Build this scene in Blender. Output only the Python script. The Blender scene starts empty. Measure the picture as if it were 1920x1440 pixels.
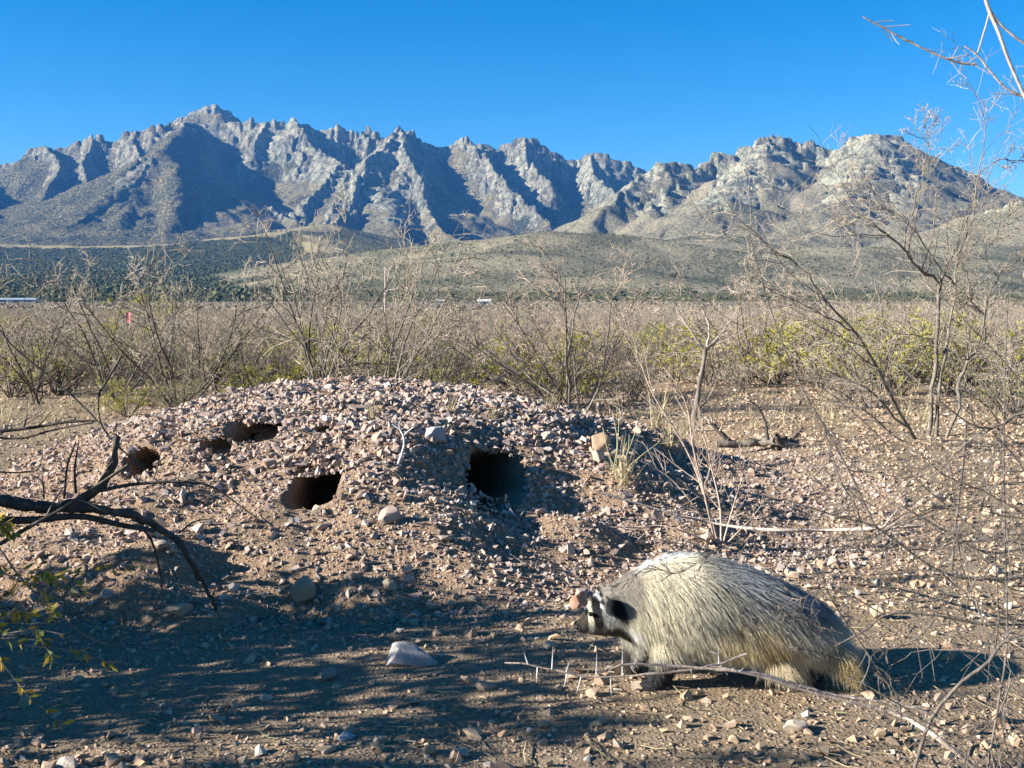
import bpy, bmesh, math, random
import numpy as np
from mathutils import Vector, Matrix

# ------------------------------------------------------------------ camera, sky, sun, exposure
SC = bpy.context.scene
COL = SC.collection
F = 2059.0                     # focal length in photo pixels (1920 wide)
CAMZ = 0.92
PITCH = math.atan(142 / F)
cam = bpy.data.cameras.new('camera')
cam.sensor_width = 36.0
cam.lens = 36.0 * F / 1920.0
cam.clip_start = 0.05
cam.clip_end = 40000.0
cam.dof.use_dof = True
cam.dof.focus_distance = 4.2
cam.dof.aperture_fstop = 22.0
cam_o = bpy.data.objects.new('camera', cam)
COL.objects.link(cam_o)
cam_o.location = (0, 0, CAMZ)
cam_o.rotation_euler = (math.pi / 2 - PITCH, 0, 0)
SC.camera = cam_o

SUN_EL = math.radians(21.0)
SUN_BACK = math.radians(11.0)   # the sun stands to the left, a touch behind the camera
TO_SUN = Vector((-math.cos(SUN_EL) * math.cos(SUN_BACK), -math.cos(SUN_EL) * math.sin(SUN_BACK), math.sin(SUN_EL)))
world = bpy.data.worlds.new('World')
SC.world = world
world.use_nodes = True
wn = world.node_tree
for n in list(wn.nodes):
    wn.nodes.remove(n)
wo = wn.nodes.new('ShaderNodeOutputWorld')
wb = wn.nodes.new('ShaderNodeBackground')
ws = wn.nodes.new('ShaderNodeTexSky')
ws.sky_type = 'NISHITA'
ws.sun_disc = False
ws.sun_elevation = SUN_EL
ws.sun_rotation = math.atan2(TO_SUN.x, TO_SUN.y)
ws.altitude = 1450.0
ws.air_density = 1.0
ws.dust_density = 0.3
ws.ozone_density = 3.0
wh = wn.nodes.new('ShaderNodeHueSaturation')
wh.inputs['Saturation'].default_value = 1.46
wh.inputs['Value'].default_value = 1.0
wn.links.new(ws.outputs[0], wh.inputs['Color'])
wn.links.new(wh.outputs[0], wb.inputs['Color'])
wb.inputs['Strength'].default_value = 0.051
wn.links.new(wb.outputs[0], wo.inputs['Surface'])

sun = bpy.data.lights.new('sun', 'SUN')
sun.energy = 5.0
sun.angle = math.radians(0.5)
sun.color = (1.0, 0.95, 0.86)
sun_o = bpy.data.objects.new('sun', sun)
COL.objects.link(sun_o)
sun_o.rotation_euler = TO_SUN.to_track_quat('Z', 'Y').to_euler()

SC.view_settings.view_transform = 'Standard'
SC.view_settings.look = 'None'
SC.view_settings.exposure = 1.76
SC.view_settings.gamma = 1.0
SC.view_settings.use_curve_mapping = False
SC.cycles.max_bounces = 6
SC.cycles.diffuse_bounces = 3
SC.cycles.glossy_bounces = 2
SC.cycles.transmission_bounces = 3
SC.cycles.transparent_max_bounces = 8
SC.cycles.volume_bounces = 0

# ------------------------------------------------------------------ helpers
CP, SP = math.cos(PITCH), math.sin(PITCH)


def ray(px, py):
    """world direction of a photo pixel, with y = 1"""
    cx, cy = (px - 960.0) / F, (720.0 - py) / F
    d = np.array([cx, CP + cy * SP, cy * CP - SP])
    return d / d[1]


def P(px, py, D):
    """point seen at a photo pixel, D metres in front"""
    d = ray(px, py)
    return np.array([d[0] * D, D, CAMZ + d[2] * D])


def _h(ix, iy, seed):
    with np.errstate(over='ignore'):
        h = (ix.astype(np.int64) * 374761393 + iy.astype(np.int64) * 668265263 + seed * 1442695041) & 0xFFFFFFFF
        h = ((h ^ (h >> 13)) * 1274126177) & 0xFFFFFFFF
        h = ((h ^ (h >> 16)) * 2246822519) & 0xFFFFFFFF
        h = h ^ (h >> 15)
    return (h & 0xFFFFFF).astype(np.float64) / 16777216.0


def perlin(x, y, seed=0):
    x = np.asarray(x, float); y = np.asarray(y, float)
    ix, iy = np.floor(x), np.floor(y)
    fx, fy = x - ix, y - iy
    u, v = fx * fx * fx * (fx * (fx * 6 - 15) + 10), fy * fy * fy * (fy * (fy * 6 - 15) + 10)
    def g(ox, oy):
        a = _h(ix + ox, iy + oy, seed) * 2 * np.pi
        return np.cos(a) * (fx - ox) + np.sin(a) * (fy - oy)
    a = g(0, 0) * (1 - u) + g(1, 0) * u
    b = g(0, 1) * (1 - u) + g(1, 1) * u
    return (a * (1 - v) + b * v) * 1.5


def fbm(x, y, octv=4, seed=0, gain=0.5):
    s, a, t = 0.0, 1.0, 0.0
    for o in range(octv):
        s = s + a * perlin(x * 2 ** o + 17.3 * o, y * 2 ** o - 9.1 * o, seed + o)
        t += a
        a *= gain
    return s / t


def voronoi(x, y, seed=0):
    """F1, F2 and a random number for the nearest cell"""
    ix, iy = np.floor(x), np.floor(y)
    f1 = np.full(x.shape, 9.0); f2 = np.full(x.shape, 9.0); r1 = np.zeros(x.shape)
    for ox in (-1, 0, 1):
        for oy in (-1, 0, 1):
            cx, cy = ix + ox, iy + oy
            px = cx + 0.1 + 0.8 * _h(cx, cy, seed); py = cy + 0.1 + 0.8 * _h(cx, cy, seed + 77)
            d = np.hypot(x - px, y - py)
            rr = _h(cx, cy, seed + 191)
            near = d < f1
            f2 = np.where(near, f1, np.minimum(f2, d))
            r1 = np.where(near, rr, r1)
            f1 = np.where(near, d, f1)
    return f1, f2, r1


def sstep(a, b, x):
    t = np.clip((x - a) / (b - a), 0, 1)
    return t * t * (3 - 2 * t)


def mesh_np(name, V, faces, smooth=False):
    """mesh from numpy arrays: V (n,3), faces (m,3) or (m,4), or a list of such arrays"""
    me = bpy.data.meshes.new(name)
    V = np.asarray(V, np.float32)
    fl = faces if isinstance(faces, list) else [faces]
    fl = [np.asarray(f, np.int32) for f in fl if len(f)]
    loops = np.concatenate([f.ravel() for f in fl])
    sizes = np.concatenate([np.full(len(f), f.shape[1], np.int32) for f in fl])
    starts = np.concatenate([[0], np.cumsum(sizes)[:-1]]).astype(np.int32)
    me.vertices.add(len(V)); me.vertices.foreach_set('co', V.ravel())
    me.loops.add(len(loops)); me.loops.foreach_set('vertex_index', loops)
    me.polygons.add(len(sizes)); me.polygons.foreach_set('loop_start', starts)
    me.polygons.foreach_set('use_smooth', np.full(len(sizes), smooth))
    me.update(calc_edges=True)
    return me


def link(name, me, mat=None, parent=None, **props):
    o = bpy.data.objects.new(name, me)
    COL.objects.link(o)
    if mat is not None and me is not None and not me.materials:
        me.materials.append(mat)
    if parent is not None:
        o.parent = parent
    for k, v in props.items():
        o[k] = v
    return o


def thing(name, label, cat, loc=(0, 0, 0), group=None, rotz=0.0):
    o = bpy.data.objects.new(name, None)
    o.empty_display_size = 0.1
    COL.objects.link(o)
    o.location = loc
    o.rotation_euler = (0, 0, rotz)
    o['label'] = label; o['category'] = cat
    if group: o['group'] = group
    return o


def attr(me, name, arr):
    """float colour attribute on points"""
    a = me.attributes.new(name, 'FLOAT_COLOR', 'POINT')
    c = np.ones((len(me.vertices), 4), np.float32)
    arr = np.asarray(arr, np.float32)
    c[:, :arr.shape[1]] = arr
    a.data.foreach_set('color', c.ravel())


# ---- node helpers
class NT:
    def __init__(self, name):
        self.m = bpy.data.materials.new(name)
        self.m.use_nodes = True
        self.t = self.m.node_tree
        self.b = self.t.nodes['Principled BSDF']
        self.b.inputs['Roughness'].default_value = 0.9
        self.b.inputs['Specular IOR Level'].default_value = 0.2

    def n(self, kind, ins=None, **props):
        nd = self.t.nodes.new('ShaderNode' + kind)
        for k, v in props.items():
            setattr(nd, k, v)
        for k, v in (ins or {}).items():
            s = nd.inputs[k]
            if hasattr(v, 'is_output') or isinstance(v, bpy.types.NodeSocket):
                self.t.links.new(v, s)
            else:
                s.default_value = v
        return nd

    def coord(self, scale=(1, 1, 1), which='Object'):
        c = self.n('TexCoord')
        m = self.n('Mapping', {'Vector': c.outputs[which], 'Scale': scale})
        return m.outputs[0]

    def noise(self, vec, scale, detail=4, rough=0.55, w=None):
        return self.n('TexNoise', {'Vector': vec, 'Scale': scale, 'Detail': detail, 'Roughness': rough}).outputs['Fac']

    def ramp(self, fac, stops, interp='LINEAR'):
        r = self.n('ValToRGB', {'Fac': fac})
        e = r.color_ramp.elements
        r.color_ramp.interpolation = interp
        while len(e) < len(stops): e.new(0.5)
        for i, (p, c) in enumerate(stops):
            e[i].position = p
            e[i].color = (c, c, c, 1) if isinstance(c, (int, float)) else (*c, 1)
        return r.outputs['Color']

    def mix(self, fac, a, b, blend='MIX'):
        m = self.n('Mix', data_type='RGBA', blend_type=blend)
        for s, v in ((m.inputs[0], fac), (m.inputs[6], a), (m.inputs[7], b)):
            if isinstance(v, bpy.types.NodeSocket): self.t.links.new(v, s)
            elif isinstance(v, tuple): s.default_value = (*v, 1) if len(v) == 3 else v
            else: s.default_value = v
        return m.outputs[2]

    def math(self, op, a, b=0.0, clamp=False):
        m = self.n('Math', operation=op, use_clamp=clamp)
        for s, v in ((m.inputs[0], a), (m.inputs[1], b)):
            if isinstance(v, bpy.types.NodeSocket): self.t.links.new(v, s)
            else: s.default_value = v
        return m.outputs[0]

    def base(self, v): 
        if isinstance(v, tuple): self.b.inputs['Base Color'].default_value = (*v, 1)
        else: self.t.links.new(v, self.b.inputs['Base Color'])

    def bump(self, h, strength=0.5, dist=0.01):
        b = self.n('Bump', {'Height': h, 'Strength': strength, 'Distance': dist})
        self.t.links.new(b.outputs[0], self.b.inputs['Normal'])

    def attr(self, name):
        return self.n('Attribute', attribute_name=name)


# ------------------------------------------------------------------ terrain shape
def plain(y):
    y = np.asarray(y, float)
    return 0.010 * np.maximum(0, y - 300) * sstep(200, 800, y)


def pl(pts, d0=None):
    return np.array([P(a, b, c) for a, b, c in pts])


RIDGES = []   # (points, slope, cliff height, tower size, owner, gully amplitude)


def ridge(pts, slope, cliff, tower, owner, gully):
    q, D = [], None
    for t in pts:
        if len(t) == 3: D = t[2]
        q.append((t[0], t[1], D))
    RIDGES.append((pl(q), slope, cliff, tower, owner, gully))


M0 = 'range'
ridge([(-700, 330, 5200), (-450, 290), (-250, 300), (-80, 312, 5100), (0, 305, 5000), (25, 302), (50, 293), (60, 272), (82, 267), (100, 279),
       (150, 266), (178, 253), (203, 260), (250, 247), (288, 230), (308, 243), (345, 222, 5150), (400, 228), (450, 229), (470, 224), (500, 225),
       (525, 228), (548, 219), (572, 232), (600, 243), (635, 235), (660, 247), (700, 250), (725, 254), (753, 240), (775, 247), (795, 266),
       (830, 271), (873, 255), (905, 269), (930, 273), (960, 262), (983, 253), (1005, 259), (1030, 275), (1062, 296), (1085, 296), (1107, 286),
       (1128, 283), (1150, 294), (1185, 308), (1230, 322), (1320, 330)], 1.5, 210, 36, M0, 24)
ridge([(290, 262, 6000), (345, 213), (375, 200), (405, 195), (422, 203), (447, 225), (500, 262)], 1.02, 70, 12, M0, 40)
ridge([(-120, 290, 5000), (-75, 330, 4600), (-50, 385, 4200), (-60, 440, 3800)], 1.14, 90, 16, M0, 50)
ridge([(80, 268, 5000), (110, 310, 4800), (85, 370, 4450), (40, 425, 4050), (-40, 452, 3700)], 0.90, 110, 21, M0, 24)
ridge([(178, 253, 5000), (150, 300, 4850), (165, 340, 4700)], 1.32, 150, 22, M0, 24)
ridge([(345, 222, 5150), (320, 262, 4850), (283, 290, 4600), (215, 345, 4300), (150, 400, 4000), (80, 452, 3700)], 0.72, 30, 11, M0, 24)
ridge([(335, 240, 4950), (302, 275, 4650), (324, 308, 4450), (334, 355, 4200), (328, 408, 3950), (285, 458, 3650)], 1.05, 0, 6, M0, 45)
ridge([(262, 320, 4480), (250, 370, 4200), (215, 425, 3850), (175, 455, 3650)], 0.62, 0, 4, M0, 40)
ridge([(240, 240, 5050), (255, 275, 4900), (262, 300, 4750)], 1.20, 140, 22, M0, 40)
ridge([(500, 225, 5150), (478, 270, 5000), (470, 320, 4850), (450, 352, 4700), (480, 378, 4550), (560, 412, 4200)], 0.96, 170, 22, M0, 24)
ridge([(548, 219, 5150), (590, 275, 4950), (640, 300, 4800), (600, 350, 4600), (570, 385, 4400)], 0.96, 190, 26, M0, 24)
ridge([(753, 240, 5100), (715, 280, 4850), (695, 292, 4750), (670, 345, 4550), (650, 390, 4300), (610, 430, 3900)], 0.96, 210, 33, M0, 22)
ridge([(753, 240, 5100), (760, 290, 4800), (790, 340, 4600), (800, 385, 4400), (830, 430, 4050), (880, 463, 3700)], 0.86, 190, 30, M0, 24)
ridge([(720, 350, 4550), (735, 400, 4250), (740, 435, 3900), (700, 462, 3500)], 0.60, 60, 14, M0, 45)
ridge([(873, 255, 5100), (915, 295, 4900), (940, 330, 4750), (965, 365, 4600), (1005, 395, 4450), (1030, 420, 4300)], 1.14, 120, 28, M0, 22)
ridge([(983, 253, 5050), (990, 300, 4900), (1030, 335, 4750)], 1.32, 170, 25, M0, 50)
ridge([(1107, 286, 5000), (1112, 325, 4850), (1150, 355, 4700)], 1.20, 150, 22, M0, 50)
MB = 'peak'
CREST_B = len(RIDGES)
ridge([(1085, 443, 2950), (1110, 415, 3000), (1135, 388, 3100), (1165, 358, 3220), (1200, 323, 3350), (1240, 303, 3400), (1285, 300, 3450),
       (1302, 310), (1340, 292, 3500), (1400, 272, 3550), (1455, 251, 3600), (1490, 264), (1530, 266), (1562, 277), (1600, 252, 3520),
       (1645, 245, 3500), (1692, 257), (1730, 290), (1772, 335), (1815, 390, 3450), (1880, 445, 3400)], 0.42, 120, 19, MB, 14)
ridge([(1300, 310, 3450), (1265, 345, 3300), (1230, 385, 3120), (1180, 430, 2850)], 0.40, 90, 18, MB, 12)
ridge([(1455, 251, 3600), (1400, 318, 3280), (1350, 375, 2950), (1280, 450, 2500), (1260, 500, 2100), (1240, 545, 1600)], 0.30, 60, 14, MB, 10)
ridge([(1645, 245, 3500), (1610, 320, 3150), (1560, 380, 2850), (1500, 440, 2450), (1440, 510, 1950), (1400, 550, 1450)], 0.30, 50, 14, MB, 10)
ridge([(1645, 245, 3500), (1668, 325, 3150), (1690, 405, 2750), (1695, 470, 2250), (1680, 530, 1800), (1660, 556, 1400)], 0.30, 50, 13, MB, 10)
MC = 'hill'
ridge([(330, 540, 1980), (450, 516, 1900), (600, 488, 1850), (750, 467, 1770), (900, 452, 1720), (1040, 436, 1680), (1110, 442), (1170, 462, 1660),
       (1212, 502, 1640), (1235, 545, 1600)], 0.40, 0, 0, MC, 7)
ridge([(1040, 436, 1680), (960, 474, 1540), (880, 515, 1360), (820, 550, 1180)], 0.24, 0, 0, MC, 6)
ridge([(1560, 462, 1720), (1480, 512, 1450), (1400, 550, 1200)], 0.24, 0, 0, MC, 6)
MD = 'bench'
ridge([(-500, 462, 2900), (-100, 456), (0, 457), (150, 460), (280, 458), (400, 447), (500, 440), (560, 427, 3050), (620, 420, 3500)], 0.26, 0, 0, MD, 8)
ridge([(560, 427, 3050), (590, 445, 2850), (612, 466, 2600)], 0.30, 0, 0, MD, 8)
ridge([(900, 452, 1720), (800, 486, 1560), (700, 518, 1360), (640, 546, 1180)], 0.24, 0, 0, MC, 6)
ridge([(970, 452, 1700), (880, 495, 1520), (780, 532, 1290)], 0.22, 0, 0, MC, 4)
ridge([(1150, 462, 1660), (1120, 500, 1480), (1090, 538, 1240)], 0.26, 0, 0, MC, 6)
ridge([(600, 488, 1850), (520, 518, 1640), (440, 545, 1400)], 0.24, 0, 0, MC, 5)
ridge([(1340, 440, 2200), (1300, 498, 1700), (1290, 545, 1280)], 0.28, 0, 0, MC, 7)
ridge([(1800, 455, 1900), (1790, 508, 1500), (1800, 550, 1180)], 0.28, 0, 0, MC, 7)
ME = 'rise'
ridge([(1760, 452, 2300), (1810, 415, 2250), (1850, 392, 2200), (1920, 377), (2100, 345, 2300), (2400, 330)], 0.50, 10, 8, ME, 14)


def build_mountains():
    u = np.concatenate([np.linspace(-0.95, -0.51, 50)[:-1], np.linspace(-0.51, 0.51, 860), np.linspace(0.51, 0.75, 40)[1:]])
    y = [720.0]
    while y[-1] < 6250: y.append(y[-1] * (1.02 if y[-1] < 1100 else 1.0085 if y[-1] < 2700 else 1.0055 if y[-1] < 3700 else 1.0021))
    y = np.array(y)
    U, Y = np.meshgrid(u, y)
    X = U * Y
    wx = 70 * fbm(X / 420, Y / 420, 3, 5) + 26 * fbm(X / 110, Y / 110, 3, 6)
    wy = 70 * fbm(X / 420, Y / 420, 3, 15) + 26 * fbm(X / 110, Y / 110, 3, 16)
    zb = plain(Y) - 5.0
    Z = zb - 5.0
    own = np.zeros(X.shape, np.int8); cliff = np.zeros(X.shape); tower = np.zeros(X.shape); drop = np.full(X.shape, 999.0)
    names = [M0, MB, MC, MD, ME]
    for ri, (pts, slope, cl, tw, owner, gul) in enumerate(RIDGES):
        hm = pts[:, 2].max()
        reach = 3.6 * hm / (slope * ((0.6 + hm / 300.0) if owner == MB else 1.0)) + 500
        J, I = np.where((X > pts[:, 0].min() - reach) & (X < pts[:, 0].max() + reach) & (Y > pts[:, 1].min() - reach) & (Y < pts[:, 1].max() + reach))
        x0, y0, zb0 = X[J, I], Y[J, I], zb[J, I]
        def nearest(xq, yq):
            best = np.full(xq.shape, 1e9); bv = np.full(xq.shape, 1e9); bz = np.zeros(xq.shape); bs = np.zeros(xq.shape); t0 = 0.0
            for (ax, ay, az), (bx, by, bz_) in zip(pts[:-1], pts[1:]):
                L = math.hypot(bx - ax, by - ay)
                t = np.clip(((xq - ax) * (bx - ax) + (yq - ay) * (by - ay)) / (L * L), 0, 1)
                d = np.hypot(xq - ax - t * (bx - ax), yq - ay - t * (by - ay))
                zc = az + (bz_ - az) * t
                hq = np.maximum(zc - zb0, 1.0)
                sq = slope * (0.6 + hq / 300.0) if owner == MB else slope
                v = -hq * np.exp(-np.minimum((sq * d / hq) ** (1.6 if owner == MC else 1.0), 40.0)) + 1e-4 * d
                m = v < bv
                bv = np.where(m, v, bv)
                best = np.where(m, d, best); bz = np.where(m, zc, bz); bs = np.where(m, t0 + t * L, bs)
                t0 += L
            return best, bz, bs
        d, zc, s = nearest(x0, y0)
        w = np.clip(d / 220.0, 0, 1) if ri in (0, 1, CREST_B) else 0.35 + 0.65 * np.clip(d / 220.0, 0, 1)
        if owner == MC: w = w * 0.25
        d, zc, s = nearest(x0 + wx[J, I] * w, y0 + wy[J, I] * w)
        if cl < 95: d = np.sqrt(d * d + 45.0 ** 2) - 45.0 * 0.8      # rounded crest where there is no rock
        h = np.maximum(zc - zb0, 1.0)
        rib = np.abs(perlin(s / 150 + ri * 7.7, d / 1300, 40 + ri)) + 0.5 * np.abs(perlin(s / 55 + ri * 3.1, d / 700, 80 + ri))
        se = slope * (0.6 + h / 300.0) if owner == MB else slope
        q = se * d / h
        if owner == MC: q = q ** 1.6                     # rounded hills, convex on top
        z = zb0 + h * (np.exp(-q) - 0.03) / 0.97 - gul * rib * np.clip(d / 160, 0, 1) * np.clip(h / 120, 0, 1) * np.exp(-d / 900)
        m = z > Z[J, I]
        J, I = J[m], I[m]
        Z[J, I] = z[m]
        own[J, I] = names.index(owner); cliff[J, I] = cl; tower[J, I] = tw
        drop[J, I] = (zc - z)[m]
    big = (own <= 1)
    hh = np.clip((Z - zb) / 120.0, 0, 1)
    # rock bands: near the crests, broken by noise
    nz = fbm(X / 170, Y / 170, 4, 61)
    rock = sstep(0.12, -0.10, drop / np.maximum(cliff, 1) - 0.75 + 1.1 * nz) * (cliff > 0)
    # scattered outcrops further down
    out = sstep(0.36, 0.46, fbm(X / 95, Y / 95, 3, 71)) * (tower > 8) * sstep(0.25, 0.6, hh) * 0.9
    rock = np.maximum(rock, out)
    elev = Z - zb
    rock = rock * np.where(own == 0, sstep(300, 420, elev + 190 * nz + np.clip((X / Y + 0.26) * 900, -90, 60)), np.where(own == 1, sstep(215, 300, elev + 120 * nz), 1.0))
    # towers: cells with flat-ish tops and deep joints, at two sizes
    f1, f2, r1 = voronoi((X + 0.25 * wx) / 70, (Y + 0.25 * wy) / 70, 3)
    g1, g2, q1 = voronoi(X / 27, Y / 34, 9)
    tw = 0.9 * r1 ** 1.3 * sstep(0.02, 0.30, f2 - f1) + 0.5 * q1 ** 1.4 * sstep(0.02, 0.3, g2 - g1)
    Z = Z + rock * tower * (tw - 0.35) * np.clip(0.75 + 1.6 * fbm(X / 260, Y / 260, 2, 88), 0.2, 1.5)
    # ledges
    st = 34.0
    k = (Z + 14 * nz) / st
    led = (np.floor(k) + sstep(0.55, 1.0, k - np.floor(k))) * st - 14 * nz
    Z = Z + 0.55 * rock * (led - Z) * (own <= 1)
    Z = Z + hh * (np.where(big, 9.0, 2.4) * fbm(X / 60, Y / 60, 4, 91) + np.where(big, 14.0, 4.0) * (0.35 - np.abs(perlin(X / 190, Y / 190, 95))))
    # vegetation
    trees = np.clip(0.36 + 0.9 * fbm(X / 240, Y / 240, 4, 33), 0, 1)
    trees = np.where(own == 2, np.clip(0.5 + 1.1 * fbm(X / 130, Y / 130, 4, 34), 0, 1), trees)
    trees = np.where(own == names.index(MD), np.where(drop < 12, 0.04, np.where(X / Y < -0.20, 0.95, 0.6)), trees)
    trees = np.where((own == 0) & (X / Y < -0.28) , np.maximum(trees, 0.55), trees)
    pale = np.clip(0.45 + 0.9 * fbm(X / 160, Y / 160, 3, 44), 0, 1)
    pale = np.where(own == names.index(MD), np.where(drop < 14, 1.0, 0.35), pale)
    pale = np.where((own == 0) & (Z - zb < 130), np.maximum(pale, 0.75), pale)
    Z = zb - 4 + (Z - zb + 4) * sstep(740, 1080, Y)
    ny, nx = X.shape
    V = np.stack([X, Y, Z], -1).reshape(-1, 3)
    idx = np.arange(ny * nx).reshape(ny, nx)
    Q = np.stack([idx[:-1, :-1], idx[:-1, 1:], idx[1:, 1:], idx[1:, :-1]], -1).reshape(-1, 4)
    Fo = own[:-1, :-1].reshape(-1)
    vis = (Z > zb - 4.0)
    keep = (vis[:-1, :-1] | vis[1:, 1:] | vis[:-1, 1:] | vis[1:, :-1]).reshape(-1)
    C = np.stack([rock, trees, pale], -1).reshape(-1, 3)
    spec = {0: 'mountain_range', 1: 'mountain', 2: 'hill', 3: 'wooded_ridge', 4: 'hillside'}
    for k, nm in spec.items():
        q = Q[(Fo == k) & keep]
        if not len(q): continue
        us, inv = np.unique(q.ravel(), return_inverse=True)
        me = mesh_np(nm, V[us], inv.reshape(-1, 4), smooth=True)
        attr(me, 'zone', C[us])
        link(nm, me, mat_mountain(nm, k), kind='structure')
    global MT
    MT = (u, y, Z, own, zb, rock, drop, trees)


def mat_mountain(name, k):
    T = NT('mat_' + name)
    v = T.coord()
    z = T.attr('zone')
    sep = T.n('SeparateColor', {'Color': z.outputs['Color']})
    R, G, B = sep.outputs[0], sep.outputs[1], sep.outputs[2]
    n1 = T.noise(v, 0.012, 6, 0.6)
    n2 = T.noise(T.coord((1, 1, 0.25)), 0.05, 5, 0.65)
    rock = T.ramp(n1, [(0.28, (0.25, 0.25, 0.18)), (0.48, (0.36, 0.345, 0.245)), (0.62, (0.45, 0.385, 0.26)), (0.78, (0.30, 0.30, 0.21))])
    rock = T.mix(T.ramp(n2, [(0.42, 0.9), (0.56, 0.0)]), rock, (0.115, 0.11, 0.08))
    grass = T.mix(B, (0.15, 0.14, 0.075), (0.30, 0.245, 0.135)) if k in (0, 3) else T.mix(B, (0.19, 0.17, 0.11), (0.30, 0.255, 0.165))
    dots = T.noise(v, 0.11 if k in (0, 1) else 0.16, 3, 0.7)
    thr = T.math('SUBTRACT', 0.66, T.math('MULTIPLY', G, 0.36))
    dk = T.math('MULTIPLY', T.math('SUBTRACT', dots, thr), 9.0, clamp=True)
    if k in (1, 2, 4):                      # separate bushes on the nearer slopes
        vd = T.n('TexVoronoi', {'Vector': T.coord((1, 1, 0.5)), 'Scale': 0.15, 'Randomness': 1.0})
        vr = T.n('SeparateColor', {'Color': vd.outputs['Color']}).outputs[0]
        lim = T.math('ADD', T.math('MULTIPLY', vr, 0.30), T.math('MULTIPLY', G, 0.16))
        dk = T.math('MAXIMUM', T.math('MULTIPLY', dk, 0.6), T.math('MULTIPLY', T.math('SUBTRACT', lim, vd.outputs['Distance']), 9.0, clamp=True))
    veg = T.mix(dk, grass, (0.045, 0.055, 0.032))
    jag = T.math('ADD', R, T.math('MULTIPLY', T.math('SUBTRACT', T.noise(v, 0.06, 4, 0.7), 0.5), 1.1))
    col = T.mix(T.ramp(jag, [(0.42, 0.0), (0.56, 1.0)]), veg, rock)
    T.base(col)
    T.b.inputs['Roughness'].default_value = 1.0
    T.b.inputs['Specular IOR Level'].default_value = 0.0
    h = T.math('ADD', T.noise(v, 0.05, 6, 0.7), T.math('MULTIPLY', dk, 0.35))
    T.bump(h, 1.0, 26.0 if k == 0 else 14.0 if k == 1 else 5.0)
    return T.m


def build_haze():
    bm = bmesh.new()
    bmesh.ops.create_cube(bm, size=1.0)
    me = bpy.data.meshes.new('haze'); bm.to_mesh(me); bm.free()
    o = link('haze', me, kind='stuff')
    o.scale = (15000, 9000, 1240); o.location = (0, 4000, 600)
    m = bpy.data.materials.new('mat_haze'); m.use_nodes = True
    t = m.node_tree
    for n in list(t.nodes): t.nodes.remove(n)
    out = t.nodes.new('ShaderNodeOutputMaterial')
    pv = t.nodes.new('ShaderNodeVolumePrincipled')
    pv.inputs['Color'].default_value = (0.10, 0.38, 1.0, 1)
    pv.inputs['Density'].default_value = 0.000038
    pv.inputs['Anisotropy'].default_value = 0.0
    t.links.new(pv.outputs[0], out.inputs['Volume'])
    me.materials.append(m)
# ------------------------------------------------------------------ ground and burrow mound
RNG = np.random.default_rng(7)
MX, MY, MH = -0.68, 5.75, 0.52


def ground_h(x, y):
    x = np.asarray(x, float); y = np.asarray(y, float)
    near = 1.0 - sstep(25, 80, np.hypot(x, y))
    z = 0.035 * perlin(x / 1.7, y / 1.7, 11) + 0.012 * fbm(x / 0.45, y / 0.45, 3, 12) + 0.004 * perlin(x / 0.11, y / 0.11, 13)
    z = z + 0.10 * sstep(0.9, 1.9, x) * sstep(3.6, 5.2, y) * near
    return z * near + plain(y)


def mound_raw(x, y):
    dx = (x - MX); dy = (y - MY)
    wob = 1.0 + 0.10 * perlin(x / 0.8 + 3, y / 0.8, 21) + 0.05 * perlin(x / 0.3, y / 0.3, 22)
    ax = np.where(dx < 0, 2.05, 2.45)
    ay = np.where(dy < 0, 2.55, 1.7)
    rho = ((np.abs(dx) / ax) ** 2.1 + (np.abs(dy) / ay) ** 2.1) ** (1 / 2.1) * wob
    rt = sstep(0.0, 1.0, dx)                    # the right flank tails off gently
    return MH * np.clip(1 - rho ** (2.5 - 0.5 * rt), 0, 1) ** (1.15 + 0.75 * rt), rho


def mound_h(x, y):
    x = np.asarray(x, float); y = np.asarray(y, float)
    z, rho = mound_raw(x, y)
    lump = (0.030 * fbm(x / 0.33, y / 0.33, 3, 25) + 0.035 * perlin(x / 0.7, y / 0.7, 26) + 0.008 * perlin(x / 0.06, y / 0.06, 27)) * sstep(1.02, 0.8, rho)
    z = z + lump
    for (cx, cy, r, dz) in DENTS:
        q = np.hypot((x - cx) / r, (y - cy) / r)
        z = z + dz * np.exp(-q * q * 2.2)
    return z


DENTS = []


def surf(x, y):
    g = ground_h(x, y)
    return np.maximum(g, ground_base(x, y) + mound_h(x, y))


def ground_base(x, y):
    return np.asarray(ground_h(x, y)) * 0.5 - 0.004 - 0.05 * sstep(0.93, 1.06, mound_raw(np.asarray(x, float), np.asarray(y, float))[1])


def G(px, py, lift=0.0):
    """where the ray through a photo pixel meets the ground or the mound"""
    d = ray(px, py)
    D = np.arange(1.6, 60, 0.01)
    z = CAMZ + d[2] * D
    s = surf(d[0] * D, D)
    k = int(np.argmax(z <= s + lift)) if np.any(z <= s + lift) else len(D) - 1
    return np.array([d[0] * D[k], D[k], s[k]])


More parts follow.
